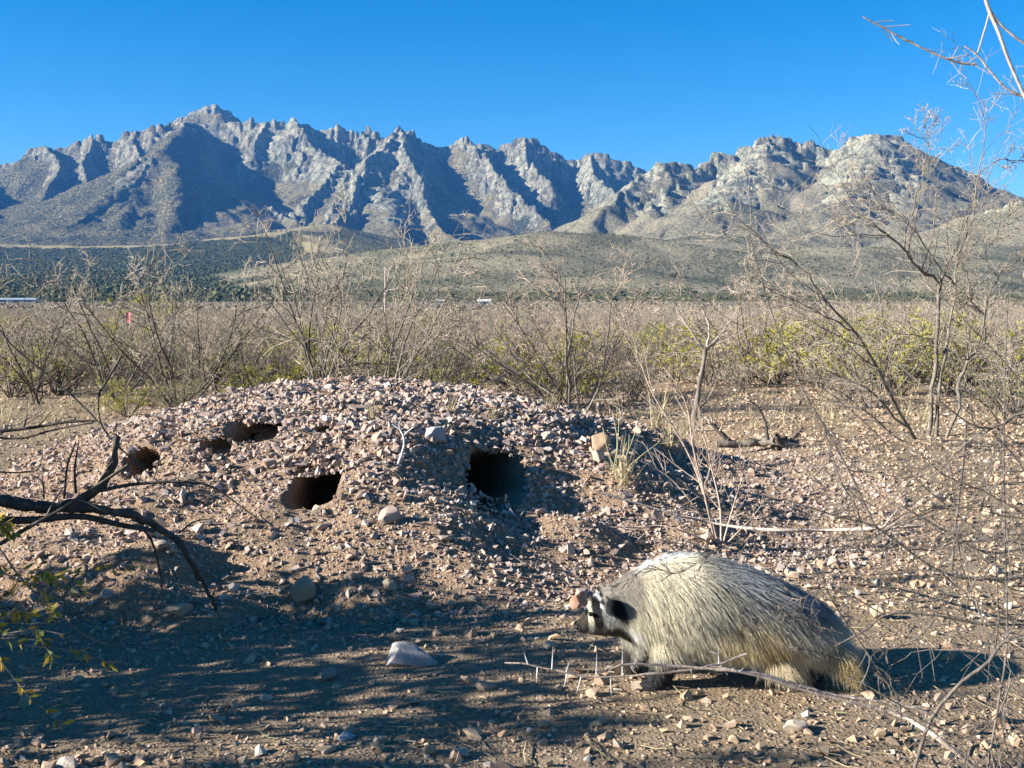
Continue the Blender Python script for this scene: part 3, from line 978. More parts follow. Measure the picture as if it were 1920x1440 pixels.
def mat_bark(name, c1, c2, scale=40.0):
    T = NT(name)
    v = T.coord((1, 1, 0.35))
    n = T.noise(v, scale, 4, 0.6)
    oi = T.n('ObjectInfo')
    c = T.mix(T.ramp(n, [(0.35, 0.0), (0.65, 1.0)]), c1, c2)
    T.base(T.mix(T.math('MULTIPLY', oi.outputs['Random'], 0.35), c, tuple(0.6 * a + 0.4 * b for a, b in zip(c1, c2))))
    T.b.inputs['Roughness'].default_value = 0.75
    T.bump(n, 0.9, 0.004)
    return T.m


def mat_leaf(name, cols):
    T = NT(name)
    g = T.n('NewGeometry')
    T.base(T.ramp(g.outputs['Random Per Island'], [(i / max(1, len(cols) - 1), c) for i, c in enumerate(cols)]))
    T.b.inputs['Roughness'].default_value = 0.6
    tr = T.n('BsdfTranslucent')
    T.t.links.new(T.b.inputs['Base Color'].links[0].from_socket, tr.inputs[0])
    mx = T.n('MixShader', {0: 0.3})
    T.t.links.new(T.b.outputs[0], mx.inputs[1]); T.t.links.new(tr.outputs[0], mx.inputs[2])
    T.t.links.new(mx.outputs[0], T.t.nodes['Material Output'].inputs['Surface'])
    return T.m


MATS = {}


def plant_mats():
    MATS['bark_dark'] = mat_bark('mat_bark_dark', (0.035, 0.030, 0.025), (0.11, 0.092, 0.075))
    MATS['bark_grey'] = mat_bark('mat_bark_grey', (0.085, 0.072, 0.060), (0.24, 0.205, 0.17))
    MATS['twig_brown'] = mat_bark('mat_twig_brown', (0.26, 0.215, 0.165), (0.46, 0.39, 0.305), 60)
    MATS['twig_pink'] = mat_bark('mat_twig_pink', (0.30, 0.225, 0.175), (0.50, 0.395, 0.315), 60)
    MATS['twig_pale'] = mat_bark('mat_twig_pale', (0.28, 0.22, 0.18), (0.46, 0.38, 0.32), 60)
    MATS['bark_near'] = mat_bark('mat_bark_near', (0.055, 0.048, 0.043), (0.20, 0.17, 0.145), 90)
    MATS['thorn'] = mat_bark('mat_thorn', (0.55, 0.50, 0.46), (0.72, 0.68, 0.64), 60)
    MATS['leaf_yellow'] = mat_leaf('mat_leaf_yellow', [(0.24, 0.25, 0.04), (0.38, 0.36, 0.05), (0.50, 0.42, 0.05), (0.16, 0.19, 0.05)])
    MATS['leaf_green'] = mat_leaf('mat_leaf_green', [(0.10, 0.13, 0.04), (0.17, 0.19, 0.06), (0.25, 0.25, 0.09), (0.33, 0.30, 0.12)])
    MATS['leaf_autumn'] = mat_leaf('mat_leaf_autumn', [(0.10, 0.14, 0.03), (0.20, 0.22, 0.04), (0.45, 0.26, 0.03), (0.13, 0.15, 0.04)])
    MATS['straw'] = mat_leaf('mat_straw', [(0.42, 0.34, 0.20), (0.52, 0.44, 0.28), (0.34, 0.27, 0.16), (0.40, 0.37, 0.20)])


SHRUBS = []      # (stems mesh, twigs mesh, leaves mesh or None)


def shrub_kinds():
    r = np.random.default_rng(17)
    def kind(tag, seed, sm, tm, leaf=None, **kw):
        a, b = make_shrub(seed, **kw)
        m1 = mesh_np('stems_' + tag, *tubes(a, 5), smooth=True); m1.materials.append(MATS[sm])
        m2 = mesh_np('twigs_' + tag, *tubes(b, 3), smooth=True); m2.materials.append(MATS[tm])
        m3 = None
        if leaf:
            mat, per, size = leaf
            m3 = leaf_mesh('leaves_' + tag, r, b, per, size)
            m3.materials.append(MATS[mat])
        SHRUBS.append((m1, m2, m3))
    kind('a', 1, 'bark_grey', 'twig_brown', H=1.15, spread=1.0)
    kind('b', 2, 'bark_grey', 'twig_pink', H=1.0, spread=1.1, stems=8, k1=6, k2=6)
    kind('c', 3, 'bark_dark', 'twig_brown', H=1.2, spread=0.9, stems=6)
    kind('d', 4, 'bark_grey', 'twig_pink', H=0.95, spread=1.2, stems=9, k2=6)
    kind('e', 5, 'bark_dark', 'twig_brown', H=1.05, spread=1.0, stems=8)
    kind('f', 6, 'bark_grey', 'twig_pale', H=0.9, spread=1.1, stems=9, k1=5, k2=6)
    kind('g', 7, 'bark_dark', 'twig_brown', ('leaf_yellow', 3.0, 0.014), H=0.75, spread=1.1, stems=10, k1=5, k2=4)
    kind('h', 8, 'bark_dark', 'twig_brown', ('leaf_green', 2.2, 0.012), H=0.7, spread=1.1, stems=10, k1=5, k2=4)
    kind('i', 9, 'bark_grey', 'twig_pale', ('straw', 1.2, 0.012), H=0.55, spread=1.2, stems=12, k1=5, k2=4)


def put_shrub(k, x, y, s, rz, label, group=None, name='bare_shrub', cat='shrub', hs=1.0):
    z = float(surf(np.array([x]), np.array([y]))[0])
    o = thing(name, label, cat, (x, y, z - 0.01), group, rz)
    o.scale = (s, s, s * hs)
    for nm, me in zip(('stems', 'twigs', 'leaves'), SHRUBS[k]):
        if me is not None:
            link(nm, me, None, o, kind='stuff')
    return o


NAMED_SHRUBS = [
    # px of the base, distance, kind, scale, height scale, label
    (600, 9.4, 2, 1.22, 1.22, 'tall bare shrub rising behind the left half of the mound crest'),
    (705, 9.0, 0, 1.18, 1.18, 'tall bare shrub behind the middle of the mound crest'),
    (800, 9.6, 4, 0.92, 1.0, 'bare shrub behind the mound just right of its middle'),
    (1075, 8.8, 1, 1.2, 1.08, 'broad pinkish bare shrub rising behind the right end of the mound'),
    (985, 10.4, 3, 1.0, 0.98, 'reddish bare shrub behind the mound, left of the broad pinkish one'),
    (330, 10.3, 4, 1.3, 1.05, 'wide dark bare shrub left of the mound with stems leaning left'),
    (215, 11.0, 0, 1.25, 1.0, 'bare shrub further left with long stems slanting to the left edge'),
    (60, 10.6, 2, 1.0, 0.95, 'bare shrub at the left edge of the thicket'),
    (440, 10.6, 1, 1.0, 0.95, 'bare shrub between the wide dark shrub and the mound crest'),
    (1400, 12.6, 3, 1.3, 1.1, 'dense pinkish bare shrub in the thicket behind the broken snag'),
    (1905, 8.4, 5, 1.05, 1.0, 'grey-green twiggy shrub at the right edge behind the large bare tree'),
    (1640, 9.0, 0, 0.95, 1.0, 'bare shrub leaning left in front of the yellow leafed bushes'),
]
NAMED_LEAFY = [
    (1455, 12.0, 6, 1.0, 'yellow-green leafy bush right of the broken snag'),
    (1545, 11.2, 6, 1.05, 'bright yellow-green bush left of the large bare tree'),
    (1625, 12.0, 6, 1.1, 'yellow-leafed bush behind the large bare tree, left of its trunk'),
    (1720, 11.5, 7, 1.15, 'green bush behind the trunk of the large bare tree'),
    (1835, 11.0, 6, 1.15, 'yellowish bush right of the trunk of the large bare tree'),
    (1895, 7.6, 7, 0.62, 'low green bush on the ground at the right edge'),
    (490, 10.2, 6, 0.62, 'small yellow-green bush at the left end of the mound crest'),
    (235, 9.3, 6, 0.50, 'small yellow-green bush at the left foot of the mound'),
    (110, 11.6, 7, 1.0, 'green bush at the foot of the thicket on the left'),
    (335, 9.6, 7, 0.55, 'low green bush under the wide dark bare shrub'),
    (1190, 10.8, 8, 0.9, 'straw-coloured twiggy bush right of the mound crest'),
    (1330, 11.6, 8, 1.0, 'pale dry bush directly behind the broken snag'),
    (700, 9.9, 7, 0.55, 'low green bush at the foot of the tall middle shrub'),
    (560, 10.0, 6, 0.7, 'yellow-green bush at the feet of the left tall shrub behind the mound'),
    (860, 10.6, 6, 0.75, 'yellow-green bush behind the middle right of the mound crest'),
    (1260, 12.2, 6, 0.95, 'yellow-green bush left of the broken snag top'),
    (1390, 10.8, 8, 0.7, 'low straw bush on the gravel between the snag and the yellow bushes'),
    (1590, 9.6, 8, 0.6, 'low straw bush before the yellow bushes, left of the large bare tree'),
    (1690, 10.2, 6, 0.95, 'yellow-green bush showing between the stems of the large bare tree'),
    (1780, 10.0, 7, 0.95, 'green bush just right of the trunk base of the large bare tree'),
    (20, 11.4, 6, 0.9, 'yellow-green bush at the very left edge of the thicket'),
    (285, 27.0, 6, 1.9, 'lone golden-yellow bush standing far back in the thicket on the left'),
]


def build_shrubs():
    r = np.random.default_rng(23)
    plant_mats(); shrub_kinds()
    used = []
    for (px, D, k, s, hs, lab) in NAMED_SHRUBS:
        x = (px - 960) / F * D
        put_shrub(k, x, D, s, r.uniform(0, 6.28), lab, hs=hs); used.append((x, D))
    for (px, D, k, s, lab) in NAMED_LEAFY:
        x = (px - 960) / F * D
        put_shrub(k, x, D, s, r.uniform(0, 6.28), lab, name='leafy_bush', cat='bush'); used.append((x, D))
    # the rest of the front rows of the thicket: many alike
    n = 0
    while n < 120:
        D = 10.0 + 12 * r.random() ** 1.4
        u = r.uniform(-0.54, 0.54)
        if D < 13.0 and u > 0.12: continue
        if D < 10.8 and u < -0.3: continue
        x = u * D
        if any((x - a) ** 2 + (D - b) ** 2 < 0.22 for a, b in used): continue
        used.append((x, D)); n += 1
        px = 960 + u * F
        at = [w for lim, w in ((200, 'at the left edge'), (430, 'left of the mound'), (640, 'behind the left end of the mound'), (880, 'behind the middle of the mound'),
                               (1150, 'behind the right end of the mound'), (1420, 'beyond the broken snag'), (1650, 'left of the large bare tree'),
                               (1850, 'beyond the large bare tree'), (9999, 'at the right edge')) if px < lim][0]
        row = 'in the thicket front row' if D < 12.5 else 'midway back in the thicket' if D < 16.5 else 'far back in the thicket'
        if r.random() < 0.52:
            k = int(r.integers(0, 6)); nm, cat = 'bare_shrub', 'shrub'; s_ = r.uniform(0.56, 0.84)
            look = ('brownish bare shrub', 'pinkish bare shrub', 'dark-stemmed bare shrub', 'wide pinkish bare shrub', 'dark spreading bare shrub', 'pale bare shrub')[k]
        else:
            k = int(r.choice([6, 6, 7, 8, 8])); nm, cat = 'leafy_bush', 'bush'; s_ = r.uniform(0.8, 1.15)
            look = {6: 'yellowish leafy bush', 7: 'dull green leafy bush', 8: 'pale straw bush'}[k]
        lab = look + ' ' + row + ' ' + at
        put_shrub(k, x, D, s_, r.uniform(0, 6.28), lab, look.replace('bush', 'bushe') + 's of the thicket ' + at, name=nm, cat=cat)


def build_thicket():
    """the far mass of the same shrubs, one object, instanced"""
    r = np.random.default_rng(29)
    src = bpy.data.collections.new('thicket_source')
    for i, (a, b, c) in enumerate(SHRUBS):
        # one joined mesh a kind
        me = bpy.data.meshes.new('thicket_shrub')
        bm = bmesh.new()
        mats = []
        for m in (a, b, c):
            if m is None: continue
            n0 = len(bm.faces)
            bm.from_mesh(m)
            bm.faces.ensure_lookup_table()
            for f in bm.faces[n0:]: f.material_index = len(mats)
            mats.append(m.materials[0])
        bm.to_mesh(me); bm.free()
        for m in mats: me.materials.append(m)
        o = bpy.data.objects.new('thicket_shrub', me)
        src.objects.link(o)
    n = 5600
    D = 13 * (330 / 13) ** (r.random(n) ** 0.85)
    x = r.uniform(-0.62, 0.62, n) * D
    keep = ~((D < 22) & (r.random(n) < 0.35)) & ~((D < 15.5) & (x > 1.0))
    x, D = x[keep], D[keep]
    pts = np.stack([x, D, surf(x, D) - 0.02], -1)
    me = bpy.data.meshes.new('thicket')
    me.from_pydata(pts.tolist(), [], [])
    k = np.where(r.random(len(x)) < 0.55, r.integers(0, 6, len(x)), r.choice([6, 7, 8, 8, 6], len(x)))
    # far ones grow a little taller so the mass closes up
    sc = r.uniform(0.45, 0.85, len(x)) * (1 + 0.2 * sstep(60, 220, D))
    for nm, arr, tp in (('kind_id', k.astype(np.int32), 'INT'), ('size', sc.astype(np.float32), 'FLOAT'), ('turn', r.uniform(0, 6.28, len(x)).astype(np.float32), 'FLOAT')):
        at = me.attributes.new(nm, tp, 'POINT'); at.data.foreach_set('value', arr)
    o = link('thicket', me, None, kind='stuff', label='mass of bare brown shrubs covering the flat as far as the hills', category='thicket')
    ng = bpy.data.node_groups.new('thicket_nodes', 'GeometryNodeTree')
    ng.interface.new_socket('Geometry', in_out='INPUT', socket_type='NodeSocketGeometry')
    ng.interface.new_socket('Geometry', in_out='OUTPUT', socket_type='NodeSocketGeometry')
    N, Lk = ng.nodes, ng.links
    gi, go = N.new('NodeGroupInput'), N.new('NodeGroupOutput')
    ip = N.new('GeometryNodeInstanceOnPoints'); ci = N.new('GeometryNodeCollectionInfo')
    ci.inputs['Collection'].default_value = src
    ci.inputs['Separate Children'].default_value = True
    ci.inputs['Reset Children'].default_value = True
    def named(nm, tp):
        a = N.new('GeometryNodeInputNamedAttribute'); a.data_type = tp; a.inputs['Name'].default_value = nm
        return a.outputs['Attribute']
    cx = N.new('ShaderNodeCombineXYZ'); Lk.new(named('turn', 'FLOAT'), cx.inputs['Z'])
    Lk.new(gi.outputs[0], ip.inputs['Points']); Lk.new(ci.outputs[0], ip.inputs['Instance'])
    ip.inputs['Pick Instance'].default_value = True
    Lk.new(named('kind_id', 'INT'), ip.inputs['Instance Index'])
    Lk.new(cx.outputs[0], ip.inputs['Rotation'])
    Lk.new(named('size', 'FLOAT'), ip.inputs['Scale'])
    Lk.new(ip.outputs[0], go.inputs[0])
    md = o.modifiers.new('thicket', 'NODES'); md.node_group = ng


# ---- hand-placed branches: photo points with a distance each
def px_line(pts, r0, r1, n=None, D=None, jitter=0.0, r=None):
    q = []
    for t in pts:
        if len(t) == 3: D = t[2]
        q.append((*P(t[0], t[1], D),))
    n = n or max(6, 5 * len(pts))
    s = spline(q, n)
    rr = np.linspace(r0, r1, n)
    if jitter and r is not None:
        s[1:-1] += r.normal(0, jitter, s[1:-1].shape)
        rr = rr * r.uniform(0.74, 1.26, n)
    return s, rr


def thorns(r, lines_, gap, length, rad):
    out = []
    for p, rr in lines_:
        seg = np.linalg.norm(np.diff(p, axis=0), axis=1); L = seg.sum()
        s = gap * r.uniform(0.3, 1)
        cum = np.concatenate([[0], np.cumsum(seg)])
        while s < L:
            i = min(np.searchsorted(cum, s) - 1, len(p) - 2); i = max(i, 0)
            q = p[i] + (p[i + 1] - p[i]) * ((s - cum[i]) / seg[i])
            d = off_dir(r, unit(p[i + 1] - p[i]), 0.9, 1.5)
            l = length * r.uniform(0.6, 1.3)
            out.append((np.array([q, q + d * l * 0.5, q + d * l]), np.array([rad, rad * 0.7, rad * 0.12])))
            s += gap * r.uniform(0.5, 1.5)
    return out


BIG_THORNS = 13


def plant_from_lines(name, label, cat, parts, anchor):
    """parts: list of (part name, lines, sides, material)"""
    o = thing(name, label, cat, tuple(anchor))
    one = {'branches': 'branch', 'stems': 'stem', 'stalks': 'stalk', 'trunk': 'trunk', 'limb': 'limb'}
    for nm, ls, sides, mat in parts:
        if nm in one:                                   # every limb one can follow is a part of its own
            for l in ls:
                V, Q = tubes([l], sides)
                link(one[nm], mesh_np(one[nm], V - np.asarray(anchor), Q, True), MATS[mat], o)
        else:
            if nm == 'thorns':
                for l in ls[:BIG_THORNS]:
                    V, Q = tubes([l], sides)
                    link('thorn', mesh_np('thorn', V - np.asarray(anchor), Q, True), MATS[mat], o)
                ls = ls[BIG_THORNS:]
            V, Q = tubes(ls, sides)
            link(nm, mesh_np(nm, V - np.asarray(anchor), Q, True), MATS[mat], o, kind='stuff')
    return o


def build_branches():
    r = np.random.default_rng(41)
    # ---------------- large bare tree on the right
    D0 = 7.0
    b = G(1752, 850)
    main = [
        px_line([(1742, 860, 7.0), (1745, 760), (1752, 690), (1757, 600), (1760, 530), (1725, 505, 6.9), (1690, 462, 6.8), (1640, 420, 6.7), (1610, 400), (1585, 355)], 0.01544, 0.00357, 26, jitter=0.006, r=r),
        px_line([(1755, 858, 7.0), (1758, 770), (1768, 680), (1785, 590, 7.1), (1790, 530), (1800, 470, 7.1), (1822, 410), (1835, 330), (1845, 250), (1850, 190)], 0.01338, 0.00178, 26, jitter=0.006, r=r),
        px_line([(1760, 855, 7.0), (1795, 770, 6.9), (1800, 720), (1815, 680), (1845, 640, 6.8), (1848, 590), (1850, 570), (1870, 520), (1905, 490), (1950, 450)], 0.01236, 0.00297, 26, jitter=0.006, r=r),
        px_line([(1735, 862, 7.0), (1680, 760, 6.6), (1640, 680, 6.4), (1600, 620, 6.3), (1545, 560, 6.2), (1510, 510), (1470, 480), (1400, 430)], 0.01133, 0.00238, 26, jitter=0.006, r=r),
        px_line([(1790, 535, 7.1), (1760, 500, 7.0), (1720, 440, 6.9), (1680, 400), (1640, 385), (1600, 340)], 0.00721, 0.00178, 16, jitter=0.006, r=r),
        px_line([(1848, 590, 6.8), (1820, 560, 6.7), (1815, 520), (1795, 480)], 0.00618, 0.00238, 12, jitter=0.006, r=r),
        px_line([(1785, 600, 7.1), (1815, 570, 7.0), (1850, 615, 6.9)], 0.00515, 0.00476, 10, jitter=0.006, r=r),
        px_line([(1720, 440, 6.9), (1715, 380), (1730, 330), (1740, 280), (1730, 230)], 0.00463, 0.00119, 14, jitter=0.006, r=r),
        px_line([(1835, 330, 7.1), (1870, 300, 7.0), (1910, 298), (1950, 270)], 0.00463, 0.00178, 12, jitter=0.006, r=r),
        px_line([(1600, 620, 6.3), (1560, 600, 6.2), (1500, 570), (1440, 540), (1390, 470)], 0.00515, 0.00119, 14, jitter=0.006, r=r),
        px_line([(1870, 520, 6.8), (1850, 480), (1880, 420), (1895, 380)], 0.00463, 0.00119, 12, jitter=0.006, r=r),
        px_line([(1700, 800, 6.7), (1640, 740, 6.4), (1590, 700), (1560, 640), (1545, 560)], 0.00618, 0.00178, 14, jitter=0.006, r=r),
        px_line([(1720, 850, 6.9), (1660, 800, 6.5), (1580, 740, 6.3), (1520, 720)], 0.00515, 0.00178, 14, jitter=0.006, r=r),
    ]
    t1 = branch_out(r, main, 15, 0.35, 0.95, 0.32, 7, 0.16, 0.0022, 0.05, 0.25, 0.45)
    t2 = branch_out(r, t1, 6, 0.45, 1.1, 0.45, 5, 0.18, 0.0016, 0.04)
    t3 = branch_out(r, t2, 3, 0.5, 1.1, 0.5, 3, 0.15, 0.0012)
    buds = [(p[-1] + r.normal(0, 0.004, 3), rr) for p, rr in t3 if r.random() < 0.0]
    tree = plant_from_lines('bare_tree', 'largest bare tree at right, thin dark trunks forking over the mountain', 'tree',
                            [('trunk', main, 7, 'bark_grey'), ('branches', t1, 4, 'bark_grey'), ('twigs', t2 + t3, 3, 'twig_brown')], b)
    dry = leaf_mesh('leaves', r, t3, 0.5, 0.006)
    dry.transform(Matrix.Translation(-Vector(b)))
    link('leaves', dry, MATS['straw'], tree, kind='stuff')

    # ---------------- broken snag beyond the mound
    b = G(1302, 800)
    Ds = b[1]
    sn = [px_line([(1300, 812, Ds), (1305, 770), (1312, 720), (1318, 690), (1322, 650)], 0.021, 0.017, 14, jitter=0.003, r=r),
          px_line([(1308, 770, Ds), (1330, 745), (1350, 700)], 0.008, 0.003, 8)]
    stub = [px_line([(1322, 655, Ds), (1335, 645), (1342, 640)], 0.017, 0.010, 6), px_line([(1322, 655, Ds), (1312, 648), (1300, 645)], 0.014, 0.006, 6)]
    up = [px_line([(1325, 650, Ds), (1330, 620), (1320, 585), (1314, 572)], 0.009, 0.004, 10, jitter=0.004, r=r),
          px_line([(1315, 648, Ds), (1290, 610), (1275, 590), (1262, 568)], 0.008, 0.003, 10, jitter=0.004, r=r),
          px_line([(1335, 645, Ds), (1360, 615), (1385, 580)], 0.007, 0.003, 10, jitter=0.004, r=r),
          px_line([(1335, 648, Ds), (1370, 635), (1405, 612)], 0.007, 0.003, 10, jitter=0.004, r=r),
          px_line([(1312, 660, Ds), (1260, 662), (1200, 672)], 0.006, 0.002, 10, jitter=0.004, r=r),
          px_line([(1318, 650, Ds), (1270, 625), (1235, 600)], 0.006, 0.002, 10, jitter=0.004, r=r)]
    tw = branch_out(r, up, 7, 0.5, 1.1, 0.3, 4, 0.15, 0.0016)
    plant_from_lines('broken_snag', 'broken dead trunk with a splintered top sprouting thin twigs, right of the mound', 'snag',
                     [('trunk', sn + stub, 8, 'bark_grey'), ('branches', up, 5, 'twig_pale'), ('twigs', tw, 3, 'twig_pale')], b)
    # ---------------- fallen log with a dark end
    b = G(1430, 850)
    Dl = b[1]
    lg = [px_line([(1345, 832, Dl + 0.1), (1390, 832), (1430, 828), (1465, 830, Dl), (1492, 838)], 0.020, 0.030, 18, jitter=0.004, r=r)]
    lg += [px_line([(1470 + r.normal(0, 14), 840 + r.normal(0, 5), Dl + r.normal(0, 0.03)), (1474 + r.normal(0, 12), 834 + r.normal(0, 6), Dl), (1474 + r.normal(0, 16), 836 + r.normal(0, 9), Dl + r.normal(0, 0.05))], 0.026, 0.016, 8, jitter=0.004, r=r) for _ in range(9)]
    lb = [px_line([(1440, 825, Dl), (1435, 795), (1425, 770), (1405, 750)], 0.011, 0.004, 10, jitter=0.003, r=r),
          px_line([(1482, 830, Dl), (1492, 815), (1502, 806)], 0.016, 0.010, 6),
          px_line([(1425, 770, Dl), (1445, 752), (1460, 742)], 0.005, 0.002, 6),
          px_line([(1370, 830, Dl + 0.1), (1340, 800), (1330, 790)], 0.020, 0.006, 8)]
    lt = branch_out(r, lb, 7, 0.5, 1.2, 0.45, 4, 0.15, 0.0016)
    plant_from_lines('fallen_log', 'short charred-looking log lying on the gravel with one crooked upright stick', 'log',
                     [('trunk', lg[:1], 9, 'bark_grey'), ('limb', lg[1:], 7, 'bark_dark'), ('branches', lb, 6, 'bark_dark'), ('twigs', lt, 3, 'twig_pale')], b)
    # ---------------- arching dark branch on the left
    D = 3.05
    mn = [px_line([(-620, 1290, 2.7), (-520, 1090, 2.75), (-380, 960, 2.8), (-240, 925, 2.85), (-140, 925, 2.9), (-60, 932), (0, 940, 3.0), (60, 948), (150, 952), (240, 965), (300, 990, 3.1), (345, 1032), (375, 1082, 3.15), (395, 1122), (405, 1143, 3.2)], 0.0245, 0.0055, 62, jitter=0.0022, r=r),
          px_line([(70, 950, 3.0), (140, 945), (182, 918), (205, 885), (216, 850), (222, 818)], 0.017, 0.008, 18, jitter=0.0025, r=r),
          px_line([(-20, 975, 3.0), (60, 975), (150, 968), (230, 985), (290, 995)], 0.012, 0.006, 14)]
    ar = [px_line([(0, 1020, 2.9), (60, 985), (110, 958), (150, 932), (240, 872)], 0.006, 0.0045, 14),
          px_line([(165, 925, 3.0), (250, 908), (350, 903), (400, 914), (450, 948), (490, 978)], 0.006, 0.0015, 18),
          px_line([(262, 985, 3.05), (285, 1015), (300, 1070), (303, 1105), (293, 1135)], 0.004, 0.0015, 14),
          px_line([(310, 915, 3.0), (270, 880), (225, 840), (190, 797), (185, 745), (200, 715), (228, 668)], 0.002, 0.0035, 20),
          px_line([(-260, 925, 2.85), (-150, 850, 2.9), (-40, 815, 2.95), (60, 802), (120, 792), (182, 788)], 0.007, 0.003, 14),
          px_line([(-230, 925, 2.85), (-130, 860, 2.9), (-40, 822, 2.95), (40, 822), (100, 806), (175, 792)], 0.005, 0.002, 14),
          px_line([(120, 935, 3.0), (126, 875), (138, 840), (142, 828)], 0.0035, 0.002, 10),
          px_line([(142, 925, 3.0), (140, 880), (147, 830)], 0.0045, 0.002, 10),
          px_line([(82, 935, 3.0), (80, 905), (62, 892)], 0.003, 0.0015, 8),
          px_line([(335, 1000, 3.1), (365, 978), (400, 972)], 0.003, 0.0012, 8),
          px_line([(395, 1122, 3.17), (402, 1110), (405, 1098)], 0.003, 0.001, 6),
          px_line([(-180, 925, 2.87), (-30, 888, 2.9), (40, 886), (72, 880), (80, 850)], 0.003, 0.001, 10),
          px_line([(-180, 470, 3.4), (-20, 600, 3.4), (20, 645), (60, 680), (110, 720), (160, 765), (188, 795)], 0.003, 0.003, 16),
          ]
    tw = branch_out(r, ar, 3, 0.5, 1.2, 0.25, 4, 0.12, 0.0009)
    b = P(405, 1143, 3.2)
    plant_from_lines('arching_branch', 'thick dark branch arching in from the left edge down to the dirt', 'branch',
                     [('limb', mn, 9, 'bark_dark'), ('branches', ar, 5, 'bark_dark'), ('twigs', tw, 3, 'bark_grey')], b)
    # ---------------- leafy sprig low at the left edge
    lf = [px_line([(-420, 900, 2.2), (-240, 890), (-60, 960, 2.25), (0, 1030), (40, 1085), (100, 1143), (158, 1190), (205, 1210)], 0.0028, 0.0016, 16),
          px_line([(-400, 1050, 2.2), (-240, 1025), (-80, 1030, 2.2), (-20, 1060), (40, 1090), (90, 1100)], 0.0025, 0.001, 10),
          px_line([(-400, 1140, 2.15), (-240, 1115), (-80, 1120, 2.15), (-20, 1140), (40, 1150), (110, 1160)], 0.0025, 0.001, 10),
          px_line([(-400, 1210, 2.1), (-240, 1185), (-80, 1190, 2.1), (0, 1190), (60, 1180), (120, 1190)], 0.0025, 0.001, 10),
          px_line([(-60, 1000, 2.2), (-10, 985), (20, 980)], 0.002, 0.001, 8)]
    l2 = branch_out(r, lf[1:], 4, 0.4, 1.0, 0.45, 4, 0.12, 0.0009)
    b = P(158, 1190, 2.25)
    o = plant_from_lines('leafy_sprig', 'sprig of small green and yellowing leaflets drooping in at the lower left edge', 'sprig',
                         [('branches', lf, 5, 'bark_grey'), ('twigs', l2, 3, 'bark_grey')], b)
    me = leaf_mesh('leaves', r, l2 + lf[1:], 18, 0.0085, 2.6, 0.05, 0.3)
    me.transform(Matrix.Translation(-Vector(b)))
    link('leaves', me, MATS['leaf_autumn'], o, kind='stuff')
    # ---------------- thorny branch in front of the badger
    th = [px_line([(946, 1243, 1.86), (985, 1245), (1040, 1256), (1100, 1268), (1165, 1268), (1230, 1263), (1300, 1256), (1345, 1246, 1.88), (1400, 1226)], 0.00148, 0.00240, 30, jitter=0.0005, r=r),
          px_line([(1163, 1246, 1.86), (1200, 1245), (1260, 1249), (1320, 1253), (1380, 1259), (1450, 1275), (1520, 1298), (1600, 1318), (1690, 1343), (1760, 1385, 1.8), (1840, 1450)], 0.00213, 0.00400, 36, jitter=0.0005, r=r),
          px_line([(1165, 1247, 1.86), (1150, 1252), (1136, 1263)], 0.00098, 0.00080, 6, jitter=0.0005, r=r),
          px_line([(1330, 1249, 1.87), (1420, 1262), (1500, 1284), (1560, 1302), (1640, 1315), (1720, 1330), (1760, 1350)], 0.00180, 0.00336, 26, jitter=0.0005, r=r)]
    big = []
    for a, bb in (((990, 1245), (982, 1222)), ((1035, 1255), (1037, 1212)), ((1062, 1260), (1068, 1240)), ((1118, 1266), (1119, 1226)), ((1167, 1268), (1167, 1211)),
                  ((1064, 1263), (1057, 1289)), ((1090, 1268), (1081, 1300)), ((1145, 1270), (1146, 1304)), ((1008, 1250), (1006, 1280)), ((1182, 1248), (1190, 1262)),
                  ((1238, 1248), (1232, 1234)), ((1348, 1244), (1347, 1215)), ((1345, 1226), (1326, 1220))):
        p0, p1 = P(*a, 1.86), P(*bb, 1.86)
        big.append((np.array([p0, (p0 + p1) / 2, p1]), np.array([0.0014, 0.0009, 0.0002])))
    small = thorns(r, th[1:2] + th[3:], 0.026, 0.011, 0.0008)
    b = P(1840, 1450, 1.8)
    plant_from_lines('thorny_branch', 'reddish branch with long white thorns reaching left in front of the badger', 'branch',
                     [('stems', th, 6, 'twig_pink'), ('thorns', big + small, 4, 'thorn')], b)
